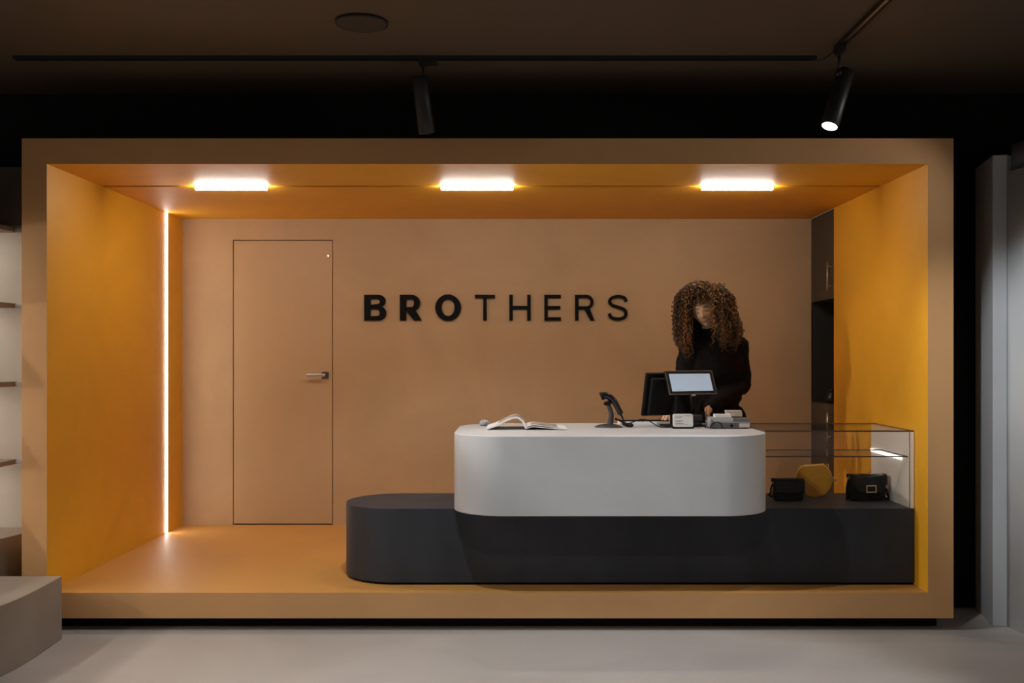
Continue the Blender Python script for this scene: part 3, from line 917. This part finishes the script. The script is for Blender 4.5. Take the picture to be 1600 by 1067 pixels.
# point of sale terminal
Yt = 6.10
TA = R(25)
txc = (1056 - 813) * Yt / F
tm = thing('pos_terminal', (txc, Yt, ZK), TA, 'black point of sale terminal with small lit customer display', 'terminal')
bs = MB()
bs.prism(rrect(-0.10, 0.14, -0.15, 0.035, 0.02, 5), 0.0, 0.011)
bs.build('base', M['plasticmatte'], tm, bevel=0.003, world=False)
MB().prism([(-0.010, -0.02), (0.095, -0.02), (0.110, 0.03), (-0.025, 0.03)], 0.010, 0.20, 0).build('stand', M['plastic'], tm, bevel=0.006, world=False)
# main screen, its back to the viewer: leaning so the top comes forward
def tilted(x0, x1, z0, z1, y0, y1, piv_y, piv_z, t):
    Rm = Matrix.Rotation(t, 3, 'X')
    m = MB().box(x0, x1, y0, y1, z0, z1)
    m.v = [tuple(Rm @ Vector(v) + Vector((0, piv_y, piv_z))) for v in m.v]
    return m
mw, mh = 0.41, 0.262
tl = R(11.5)
mz0 = 0.053
tilted(-mw / 2, mw / 2, 0, mh, 0.03, 0.05, 0.02, mz0, tl).build('monitor_shell', M['plastic'], tm, bevel=0.008, seg=3, world=False)
tilted(-mw / 2 + 0.028, mw / 2 - 0.028, 0.012, mh - 0.028, 0.006, 0.031, 0.02, mz0, tl).build('monitor_back', M['plasticmatte'], tm, bevel=0.010, seg=3, world=False)
tilted(-mw / 2 + 0.012, mw / 2 - 0.012, 0.012, mh - 0.012, 0.0495, 0.0515, 0.02, mz0, tl).build('touch_screen', M['screen'], tm, world=False)
# customer display
t2 = R(-21)
dw, dh = 0.332, 0.148
dcx = 0.055
dz0 = (CAMZ - ZK) - (616 - 556) * (Yt - 0.08) / F
dfy = -0.105
cdisp = tilted(dcx - dw / 2, dcx + dw / 2, 0, dh, 0.0, 0.018, dfy, dz0, t2).build('customer_display', M['plastic'], tm, bevel=0.004, world=False)
def csub(x0, x1, z0_, z1_, y0, y1, nm, m_, bev=0.0):
    o_ = tilted(x0, x1, z0_, z1_, y0, y1, dfy, dz0, t2).build(nm, m_, cdisp, bevel=bev, world=False)
    return o_
csub(dcx - dw / 2 + 0.022, dcx + dw / 2 - 0.022, 0.020, dh - 0.020, -0.0015, 0.001, 'screen', M['screen'])
for (a, b, z) in ((0.02, 0.115, 0.117), (0.05, 0.115, 0.105), (-0.125, -0.10, 0.105), (-0.125, -0.07, 0.028)):
    csub(dcx + a, dcx + b, z, z + 0.0025, -0.002, -0.0012, 'text_line', M['screenline'])
for (x0, x1, za, zb) in ((-dw / 2, dw / 2, 0, 0.003), (-dw / 2, dw / 2, dh - 0.003, dh), (-dw / 2, -dw / 2 + 0.003, 0, dh), (dw / 2 - 0.003, dw / 2, 0, dh)):
    csub(dcx + x0, dcx + x1, za, zb, -0.0012, 0.004, 'bezel_edge', M['pewter'])
csub(dcx - 0.012, dcx + 0.014, -0.010, 0.0, -0.001, 0.012, 'sensor_tab', M['greyplastic'], 0.002)
pa = MB()
pa.tube([(0.07, -0.005, 0.05), (0.095, -0.05, 0.10), (dcx, dfy + 0.03, dz0 + 0.04)], 0.016, 12)
pa.build('display_arm', M['plastic'], tm, world=False)
pb = MB().box(0.005, 0.095, -0.135, -0.075, 0.010, 0.070).build('connector_box', M['grphite'], tm, bevel=0.004, world=False)
for q in range(3):
    MB().lathe([(0.005, 0), (0.005, 0.010)], (0.022 + q * 0.026, -0.133, 0.034), (0, -1, 0), 10).build('port', M['plastic'], tm, world=False)

# payment sign box
Yl = 5.87
lb = thing('counter_card', ((1067 - 813) * Yl / F, Yl, ZK), R(2), 'small white printed card block on a black foot in front of the terminal', 'card')
MB().box(-0.060, 0.060, -0.020, 0.045, 0, 0.010).build('foot', M['plastic'], lb, bevel=0.002, world=False)
prof = rrect(-0.057, 0.057, 0.010, 0.083, 0.010, 5)
m_ = MB()
m_.prism(prof, -0.016, 0.006, 0, xf=lambda v: Vector((v.x, v.z + (v.y - 0.01) * 0.15, v.y)))
m_.build('card', M['paper'], lb, bevel=0.001, world=False)
for (a, b, z) in ((-0.045, 0.0, 0.070), (0.008, 0.046, 0.072), (-0.045, -0.01, 0.061), (-0.045, 0.002, 0.046), (-0.045, -0.012, 0.040), (-0.045, 0.0, 0.030), (-0.045, 0.03, 0.024)):
    MB().box(a, b, -0.0170 + (z - 0.01) * 0.15, -0.0158 + (z - 0.01) * 0.15, z, z + 0.0022).build('text_line', M['ink'], lb, world=False)

# receipt printer
Yp = 5.86
pr = thing('receipt_printer', ((1141 - 813) * Yp / F, Yp + 0.06, ZK), 0, 'grey receipt printer with dark front at the right end of the counter', 'printer')
MB().prism([(-0.118, -0.062), (-0.10, -0.066), (0.116, -0.066), (0.116, 0.08), (-0.118, 0.08)], 0.004, 0.034).build('lower_shell', M['dgreyplastic'], pr, bevel=0.003, world=False)
MB().box(-0.116, 0.116, -0.062, 0.078, 0.034, 0.040).build('middle_band', M['greyplastic'], pr, bevel=0.001, world=False)
m_ = MB()
m_.prism([(-0.062, 0.040), (-0.050, 0.062), (0.078, 0.062), (0.078, 0.040)], -0.11, 0.02, 0, xf=lambda v: Vector((v.z, v.x, v.y)))
m_.build('lid', M['greyplastic'], pr, bevel=0.003, world=False)
m_ = MB()
m_.prism([(-0.056, 0.040), (-0.048, 0.058), (0.078, 0.058), (0.078, 0.040)], 0.021, 0.116, 0, xf=lambda v: Vector((v.z, v.x, v.y)))
m_.build('paper_cover', M['dgreyplastic'], pr, bevel=0.003, world=False)
MB().box(0.050, 0.110, -0.0675, -0.0658, 0.008, 0.031).build('sticker', M['sticker'], pr, world=False)
MB().lathe([(0.009, 0), (0.008, 0.004), (0.004, 0.005)], (0.006, -0.066, 0.018), (0, -1, 0), 16).build('button', M['plastic'], pr, world=False)
MB().lathe([(0.022, -0.004), (0.026, 0), (0.026, 0.012), (0.022, 0.016)], (-0.110, -0.05, 0.034), (-1, 0, 0), 20).build('hinge_wheel', M['greyplastic'], pr, world=False)
for x in (-0.09, 0.09):
    MB().box(x - 0.012, x + 0.012, -0.05, 0.06, 0, 0.0045).build('foot', M['plastic'], pr, world=False)
pp = tag(MB().box(-0.047, 0.047, -0.03, 0.03, 0, 0.018).build('paper_pad', M['paper'], bevel=0.0015), 'white paper pad lying on the grey printer', 'paper pad')
pp.location = ((1130 - 813) * 5.88 / F, 5.91, ZK + 0.0625)
cbx = thing('patterned_box', ((1147 - 813) * 5.98 / F, 5.985, ZK + 0.0628), R(-3), 'small patterned beige box behind the white paper pad', 'box')
MB().box(-0.050, 0.044, -0.03, 0.012, 0, 0.026).build('carton', M['cardboard'], cbx, bevel=0.002, world=False)
MB().box(-0.052, 0.040, -0.032, 0.014, 0.0262, 0.036).build('lid', M['sticker'], cbx, bevel=0.001, world=False)

# cables
def cable(pts, r, label):
    q = []
    for (px, py, Y) in pts:
        v = P(px, py, Y)
        v.z = max(v.z, ZK + r + 0.0004)
        q.append(v)
    tag(MB().tube(catmull(q, 8), r, 6).build('cable', M['plasticmatte']), label, 'cable')
cable([(981, 662, 6.02), (990, 659, 6.0), (1000, 655.5, 6.0), (1010, 656, 5.97), (1020, 661, 5.93), (1028, 666, 5.92), (1040, 668, 5.92), (1049, 667, 5.93)], 0.003, 'thin black cable from the scanner arching over to the terminal')
cable([(1085, 664, 5.97), (1092, 662, 5.95), (1098, 664, 5.93), (1103, 668, 5.90)], 0.003, 'black cable looping on the counter between card block and printer')
cable([(1110, 669, 5.835), (1112, 663, 5.815), (1119, 659.5, 5.81), (1126, 662, 5.81), (1129, 669, 5.82)], 0.003, 'thin black cable looping in front of the printer')

# ------------------------------------------------------------------ person
def remeshed(mb, name, material, voxel, smooth=4, noise=None):
    me = mb.mesh(name, material)
    o = bpy.data.objects.new(name, me)
    C.objects.link(o)
    r_ = o.modifiers.new('r', 'REMESH')
    r_.mode = 'VOXEL'
    r_.voxel_size = voxel
    r_.use_smooth_shade = True
    s_ = o.modifiers.new('s', 'SMOOTH')
    s_.factor = 0.5
    s_.iterations = smooth
    dg = bpy.context.evaluated_depsgraph_get()
    m2 = bpy.data.meshes.new_from_object(o.evaluated_get(dg))
    m2.name = name
    bpy.data.objects.remove(o)
    if noise:
        from mathutils import noise as mn
        m2.calc_loop_triangles()
        nrm = [v.normal.copy() for v in m2.vertices]
        for v, nn in zip(m2.vertices, nrm):
            v.co += nn * noise(v.co, mn)
    for p in m2.polygons:
        p.use_smooth = True
    m2.materials.clear()
    m2.materials.append(material)
    o2 = bpy.data.objects.new(name, m2)
    C.objects.link(o2)
    return o2

YH = 6.43
person = thing('person', (P(1112, 600, 6.52).x, 6.52, ZP), 0, 'person with long curly brown hair in black clothes looking down behind the counter', 'person')
# head frame: -Y is the face
HC = P(1101, 484, YH)
Hrot = Euler((R(11), R(-13), R(-24)), 'XYZ').to_matrix()   # pitch down, roll, turn to the viewer's left
def face_disp(d):
    """unit direction in head space -> point on the head surface"""
    x, y, z = d
    px, py, pz = 0.074 * x, 0.094 * y, 0.116 * z
    # jaw narrows towards the chin, cranium fuller at the back
    if z < 0:
        k = 1 - 0.30 * (-z) ** 1.3
        px *= k
        py *= (1 - 0.12 * (-z)) if y < 0 else (1 - 0.35 * (-z))
    if y < 0:
        g_ = lambda cx, cz, sx_, sz_: math.exp(-((px - cx) / sx_) ** 2 - ((pz - cz) / sz_) ** 2)
        fr = min(1, -y * 1.6)
        py += 0.006 * fr * (1 - abs(x))                      # flatter face
        py -= fr * 0.019 * g_(0, -0.030, 0.011, 0.012)       # nose tip
        py -= fr * 0.011 * g_(0, -0.012, 0.009, 0.022)       # bridge
        py -= fr * 0.005 * g_(0, -0.034, 0.020, 0.008)       # nostril wings
        for s_ in (-1, 1):
            py += fr * 0.009 * g_(s_ * 0.031, 0.004, 0.016, 0.011)   # sockets
            py -= fr * 0.005 * g_(s_ * 0.031, 0.003, 0.011, 0.0075)  # lids
            py -= fr * 0.004 * g_(s_ * 0.030, 0.024, 0.022, 0.007)   # brow ridge
            py -= fr * 0.004 * g_(s_ * 0.040, -0.026, 0.020, 0.018)  # cheek
        py -= fr * 0.007 * g_(0, -0.058, 0.020, 0.010)       # mouth
        py += fr * 0.003 * g_(0, -0.0575, 0.020, 0.002)
        py += fr * 0.003 * g_(0, -0.072, 0.016, 0.006)
        py -= fr * 0.009 * g_(0, -0.092, 0.018, 0.014)       # chin
    return Vector((px, py, pz))
def HP(v):
    return HC + Hrot @ Vector(v)
body = MB()
n_r, n_s = 64, 96
base_i = len(body.v)
for i in range(n_r + 1):
    t_ = math.pi * i / n_r
    for k in range(n_s):
        a = 2 * math.pi * k / n_s
        body.v.append(tuple(HP(face_disp((math.sin(t_) * math.cos(a), math.sin(t_) * math.sin(a), -math.cos(t_))))))
for i in range(n_r):
    for k in range(n_s):
        a = base_i + i * n_s; b = a + n_s
        body.f.append((a + k, a + (k + 1) % n_s, b + (k + 1) % n_s, b + k)); body.m.append(0); body.sm.append(True)
for s_ in (-1, 1):
    body.ball(HP((s_ * 0.074, 0.012, -0.012)), (0.010, 0.018, 0.030), 12, 10, Hrot)
neck0 = Vector((P(1113, 530, 6.50).x, 6.49, P(1113, 524, 6.50).z))
body.cone(HP((0, 0.028, -0.05)), neck0, 0.050, 0.058)
# joints
shL = P(1152, 540, 6.50)          # her left shoulder (viewer's right)
elL = P(1156, 600, 6.56)
wrL = P(1108, 636, 6.30)
shR = P(1079, 543, 6.47)
elR = P(1066, 612, 6.52)
wrR = P(1054, 636, 6.30)
chest = P(1116, 565, 6.51)
belly = P(1118, 612, 6.54)
pelv = P(1121, 655, 6.57)
body.ball(chest, (0.165, 0.105, 0.17))
body.ball(belly, (0.140, 0.095, 0.17))
body.ball(pelv, (0.165, 0.112, 0.13))
body.cone(neck0 + Vector((0, 0.01, -0.02)), shL, 0.055, 0.052)
body.cone(neck0 + Vector((0, 0.01, -0.02)), shR, 0.055, 0.052)
body.cone(shL, elL, 0.047, 0.038); body.cone(elL, wrL, 0.038, 0.024)
body.cone(shR, elR, 0.047, 0.038); body.cone(elR, wrR, 0.038, 0.024)
legs = []
for s_ in (-1, 1):
    hip = pelv + Vector((s_ * 0.085, 0.0, -0.05))
    knee = Vector((pelv.x + s_ * 0.085, 6.57, ZP + 0.49))
    ank = Vector((pelv.x + s_ * 0.085, 6.62, ZP + 0.09))
    legs.append((hip, knee, ank))
    body.cone(hip, knee, 0.083, 0.052); body.cone(knee, ank, 0.052, 0.034)
    body.cone(ank + Vector((0, 0.02, -0.05)), ank + Vector((0, -0.15, -0.062)), 0.032, 0.024)
def hand(wr, d, up, thumb_side, curl):
    d = Vector(d).normalized()
    up = Vector(up); up = (up - d * up.dot(d)).normalized()
    sd_ = d.cross(up)
    pc = wr + d * 0.048
    q = Matrix((sd_, d, up)).transposed()
    body.cone(wr, wr + d * 0.03, 0.023, 0.024)
    body.ball(pc, (0.039, 0.050, 0.0145), 18, 12, q)
    for k, (off, ln) in enumerate(((-0.029, 0.062), (-0.010, 0.074), (0.010, 0.070), (0.029, 0.055))):
        p0 = wr + d * 0.080 + sd_ * off * -thumb_side
        dd = (d + sd_ * off * -thumb_side * 3.5).normalized()
        c1 = curl * (0.7 + 0.15 * k)
        p1 = p0 + (dd * math.cos(c1 * 0.5) - up * math.sin(c1 * 0.5)) * ln * 0.45
        p2 = p1 + (dd * math.cos(c1 * 1.2) - up * math.sin(c1 * 1.2)) * ln * 0.32
        p3 = p2 + (dd * math.cos(c1 * 1.8) - up * math.sin(c1 * 1.8)) * ln * 0.25
        body.cone(p0 - dd * 0.02, p1, 0.0098, 0.0088, 10); body.cone(p1, p2, 0.0088, 0.0080, 10); body.cone(p2, p3, 0.0080, 0.0068, 10)
    t0 = wr + d * 0.030 + sd_ * 0.028 * thumb_side
    t1 = t0 + (d * 0.55 + sd_ * 0.75 * thumb_side - up * 0.2).normalized() * 0.042
    t2_ = t1 + (d * 0.9 + sd_ * 0.25 * thumb_side - up * 0.3).normalized() * 0.030
    body.cone(t0, t1, 0.0125, 0.0100, 10); body.cone(t1, t2_, 0.0100, 0.0080, 10)
hand(wrL, (-0.30, -0.70, -0.55), (-0.90, 0.35, 0.15), 1, 0.35)
hand(wrR, (-0.42, -0.75, -0.50), (0, -0.45, 0.9), 1, 0.6)
bo = remeshed(body, 'body', M['skin'], 0.0042, 3)
def adopt(o, par):
    o.parent = par
    o.matrix_parent_inverse = par.matrix_basis.inverted()
    return o
adopt(bo, person)
# facial features
def face_pt(x, z, off=0.0):
    # find the surface point over head-space (x, z) on the front
    lo = None
    best = None
    for it in range(60):
        yy = -1 + it / 60.0
        d_ = Vector((x / 0.074, yy, z / 0.116))
        d_.normalize()
        p = face_disp(d_)
        e = (p.x - x) ** 2 + (p.z - z) ** 2
        if best is None or e < best[0]:
            best = (e, p)
    p = best[1]
    return HP((x, p.y - off, z))
for s_ in (-1, 1):
    MB().tube([face_pt(s_ * (0.018 + 0.003 * i), 0.0005 - 0.0032 * math.sin(math.pi * i / 9), 0.0012) for i in range(10)], [0.0008] + [0.0019] * 8 + [0.0008], 6).build('eyelashes', M['lash'], person)
    MB().tube([face_pt(s_ * (0.014 + 0.0036 * i), 0.021 + 0.006 * math.sin(math.pi * (i + 1) / 11), 0.0010) for i in range(10)], [0.0012] + [0.0021] * 7 + [0.0014, 0.0008], 6).build('eyebrow', M['lash'], person)
lpm = MB()
lpm.tube([face_pt(-0.021 + 0.0042 * i, -0.0550 - 0.0040 * abs(i - 5) / 5, 0.0004) for i in range(11)], [0.0008] + [0.0028] * 9 + [0.0008], 6)
lpm.tube([face_pt(-0.018 + 0.0036 * i, -0.0615 + 0.0012 * abs(i - 5) / 5, 0.0004) for i in range(11)], [0.0008] + [0.0034] * 9 + [0.0008], 6)
lpm.build('lips', M['lip'], person)
# clothes
bl = MB()
bl.ball(chest, (0.188, 0.126, 0.195))
bl.ball(belly, (0.168, 0.118, 0.19))
bl.ball(pelv, (0.186, 0.132, 0.135))
bl.cone(neck0 + Vector((0, 0.01, -0.035)), shL + Vector((0.006, 0, 0)), 0.066, 0.066)
bl.cone(neck0 + Vector((0, 0.01, -0.035)), shR + Vector((-0.006, 0, 0)), 0.066, 0.066)
bl.cone(shL, elL, 0.068, 0.070); bl.cone(elL, elL.lerp(wrL, 0.90), 0.064, 0.042)
bl.cone(elL.lerp(wrL, 0.90), wrL.lerp(elL, 0.01), 0.042, 0.034)
bl.cone(shR, elR, 0.066, 0.062); bl.cone(elR, elR.lerp(wrR, 0.90), 0.060, 0.046)
bl.cone(neck0 + Vector((0, 0, -0.05)), neck0 + Vector((-0.010, -0.010, 0.012)), 0.078, 0.064)
def folds(co, mn):
    a = mn.noise(Vector((co.x * 7 - co.z * 5, co.y * 7, co.z * 7 + co.x * 4)))
    b = 1 - abs(mn.noise(Vector((co.x * 16 + co.z * 9, co.y * 12, co.z * 7 - co.x * 6)))) * 2
    c2 = 1 - abs(mn.noise(Vector((co.x * 8 - co.z * 20, co.y * 10, co.z * 9 + 7)))) * 2
    return 0.007 * a + 0.0045 * max(0, b) ** 2 + 0.003 * max(0, c2) ** 2
adopt(remeshed(bl, 'blouse', M['cloth'], 0.008, 5, folds), person)
tr = MB()
tr.ball(pelv + Vector((0, 0, -0.03)), (0.176, 0.124, 0.13))
for hip, knee, ank in legs:
    tr.cone(hip, knee, 0.098, 0.072); tr.cone(knee, ank + Vector((0, 0, -0.03)), 0.072, 0.064)
adopt(remeshed(tr, 'trousers', M['cloth'], 0.01, 4), person)
for hip, knee, ank in legs:
    sh = MB()
    sh.ball(ank + Vector((0, 0.015, -0.045)), (0.040, 0.050, 0.045))
    sh.cone(ank + Vector((0, 0.02, -0.05)), ank + Vector((0, -0.16, -0.060)), 0.040, 0.030)
    so = remeshed(sh, 'shoe', M['shoe'], 0.006, 4)
    for v in so.data.vertices:
        v.co.z = max(v.co.z, ZP + 0.001)
    adopt(so, person)
# hair: helical curls hanging from the scalp over a darker inner mass
hv, hf, ht = [], [], []
def hair_tube(pts, r, tint):
    m = MB()
    n_ = len(pts)
    rs = [r * (1 if i < n_ * 0.8 else max(0.25, (n_ - i) / (n_ * 0.2))) for i in range(n_)]
    m.tube(pts, rs, 4, cap=False)
    b = len(hv)
    hv.extend(m.v)
    hf.extend([tuple(i + b for i in f) for f in m.f])
    ht.extend([min(1.0, tint * (0.45 + 0.85 * (i // 4) / n_)) for i in range(len(m.v))])
rng = random.Random(11)
up_w = Vector((0, 0, 1))
def curl(root, path, r_h, pitch, r_s, tint):
    c_ = catmull(path, 10)
    L = 0.0
    out_ = []
    ph = rng.random() * 6.28
    sgn = rng.choice((-1, 1))
    # resample at fine spacing
    step = pitch / 8.0
    acc = [c_[0]]
    for i in range(1, len(c_)):
        a, b = c_[i - 1], c_[i]
        l_ = (b - a).length
        q = max(1, int(l_ / step))
        for k in range(1, q + 1):
            acc.append(a.lerp(b, k / q))
    for i, p in enumerate(acc):
        t_ = (acc[min(i + 1, len(acc) - 1)] - acc[max(i - 1, 0)])
        if t_.length < 1e-7: continue
        t_.normalize()
        ref = Vector((0.3, 1, 0.2))
        u = (ref - t_ * ref.dot(t_)).normalized()
        v = t_.cross(u)
        L = i * step
        k = min(1.0, L / 0.03)
        rr_ = r_h * k * (0.85 + 0.3 * math.sin(i * 0.13 + ph))
        a = sgn * 2 * math.pi * L / pitch + ph
        out_.append(p + (u * math.cos(a) + v * math.sin(a)) * rr_)
    if len(out_) > 3:
        hair_tube(out_, r_s, tint)
HCw = HC
def env_R(A, zrel):
    """outer half-width of the hair volume; zrel metres above the head centre, A world azimuth in degrees"""
    r_ = 0.192
    if zrel > 0.0:
        return r_ * math.sqrt(max(0.0, 1 - (zrel / 0.20) ** 2))
    k = min(1, -zrel / 0.12)
    if A > 0:
        r_ += 0.048 * k
    r_ -= 0.06 * max(0, (-zrel - 0.18) / 0.12)
    return r_
NH = 880
for i in range(NH):
    A = rng.uniform(-180, 180)
    el = math.degrees(math.asin(rng.uniform(0.0, 1.0)))
    front = -72 < A < 55
    if front and el < 42: continue
    hd_ = Vector((math.sin(R(A)), -math.cos(R(A)), 0))
    dloc = Hrot.transposed() @ (hd_ * math.cos(R(el)) + up_w * math.sin(R(el)))
    root = HP(face_disp(dloc.normalized()) * 1.0)
    A2 = A
    if front or (el > 62 and rng.random() < 0.5):
        A2 = rng.uniform(-100, -44) if A + rng.uniform(-25, 25) < -8 else rng.uniform(8, 100)
    h2 = Vector((math.sin(R(A2)), -math.cos(R(A2)), 0))
    q_ = rng.random() ** 0.7
    fr_ = max(0.0, 1 - abs(abs(A2) - 35) / 45)        # curtains beside the face may lie close to it
    r_in = 0.105
    def at_env(zrel):
        ro = env_R(A2, zrel)
        ri = min(r_in, ro * 0.8)
        ro = ro * (1 - 0.22 * fr_)
        r_ = ri + (ro - ri) * q_
        return HCw + Vector((0.004, 0.012, 0)) + Vector((h2.x * r_, h2.y * r_ * 0.86, zrel))
    up_ = (root - HCw).normalized()
    lift = root + up_ * (0.018 + 0.045 * q_) + Vector((0, 0, 0.01))
    lift.z = min(lift.z, HCw.z + 0.182)
    end_z = rng.uniform(-0.31, -0.17) if h2.x < 0 else rng.uniform(-0.265, -0.13)
    path = [root, lift]
    z = min(lift.z - HCw.z - 0.03, 0.095)
    zs = [z]
    while zs[-1] - 0.07 > end_z:
        zs.append(zs[-1] - 0.07)
    zs.append(end_z)
    for zz in zs:
        path.append(at_env(zz) + Vector((rng.uniform(-1, 1), rng.uniform(-1, 1), 0)) * 0.010)
    tn = max(0.0, min(1.0, rng.gauss(0.27, 0.30)))
    curl(root, path, rng.uniform(0.006, 0.0135), rng.uniform(0.021, 0.036), rng.uniform(0.0015, 0.0026), tn)
# crown: shorter curls that flop outward in every direction and over the forehead
for i in range(230):
    A = rng.uniform(-180, 180)
    el = math.degrees(math.asin(rng.uniform(0.58, 1.0)))
    hd_ = Vector((math.sin(R(A)), -math.cos(R(A)), 0))
    root = HP(face_disp((Hrot.transposed() @ (hd_ * math.cos(R(el)) + up_w * math.sin(R(el)))).normalized()))
    ph_ = rng.uniform(0.118, 0.158)
    zz = rng.uniform(0.045, 0.125)
    rad = ph_ * math.sqrt(max(0.1, 1 - (zz / 0.19) ** 2))
    fw = -62 < A < 30
    e1 = HCw + Vector((hd_.x * rad, hd_.y * rad * 0.88, zz + 0.035))
    e2 = HCw + Vector((hd_.x * rad * 1.08, hd_.y * rad * 0.95, zz - (0.005 if fw else 0.05)))
    lift = root + (root - HCw).normalized() * rng.uniform(0.03, 0.062)
    lift.z = min(lift.z, HCw.z + 0.185)
    curl(root, [root, lift, e1, e2], rng.uniform(0.007, 0.012), rng.uniform(0.021, 0.032), rng.uniform(0.0016, 0.0026), max(0, min(1, rng.gauss(0.3, 0.2))))
# short fringe ringlets over the forehead
for i in range(46):
    x = rng.uniform(-0.062, 0.062)
    rt = face_pt(x * 0.9, 0.085, 0.0)
    e_ = face_pt(x, rng.uniform(0.036, 0.070), 0.012)
    m1 = face_pt(x, 0.075, 0.02)
    curl(rt, [rt, m1, e_], 0.007, 0.020, 0.0022, rng.uniform(0.2, 0.7))
# inner mass
inner = MB()
def shell(a0_, a1_, zlist, dd):
    rows = []
    for zz in zlist:
        row = []
        for q in range(25):
            A2 = a0_ + (a1_ - a0_) * q / 24
            r_ = 0.19 * dd * (math.sqrt(max(0.02, 1 - (zz / 0.19) ** 2)) if zz > 0 else 1.0)
            row.append(HCw + Vector((math.sin(R(A2)) * r_, -math.cos(R(A2)) * r_ * 0.86 + 0.012, zz)))
        rows.append(row)
    b = len(hv)
    for row in rows:
        hv.extend([tuple(v) for v in row]); ht.extend([0.0] * len(row))
    for i in range(len(rows) - 1):
        for k in range(24):
            a = b + i * 25 + k
            hf.append((a, a + 1, a + 26, a + 25))
shell(62, 282, [0.150, 0.12, 0.08, 0.03, -0.03, -0.09, -0.16, -0.20], 0.66)
b = len(hv)
cap = []
for i in range(13):
    for q in range(33):
        A2 = R(q * 360 / 32)
        E2 = R(34 + (90 - 34) * i / 12) if (abs(((math.degrees(A2) + 180) % 360) - 180) < 75) else R(-10 + 100 * i / 12)
        dl = Vector((math.sin(A2) * math.cos(E2), -math.cos(A2) * math.cos(E2), math.sin(E2)))
        hv.append(tuple(HP(face_disp(dl) * 1.06))); ht.append(0.0)
for i in range(12):
    for q in range(32):
        a = b + i * 33 + q
        hf.append((a, a + 1, a + 34, a + 33))
hm = bpy.data.meshes.new('hair')
hm.from_pydata(hv, [], hf)
at_ = hm.attributes.new('tint', 'FLOAT', 'POINT')
at_.data.foreach_set('value', ht)
hm.polygons.foreach_set('use_smooth', [True] * len(hm.polygons))
hm.materials.append(M['hair'])
ho = bpy.data.objects.new('hair', hm)
C.objects.link(ho)
adopt(ho, person)
ho['label'] = 'voluminous curly brown hair with auburn ends'
bpy.context.view_layer.update()
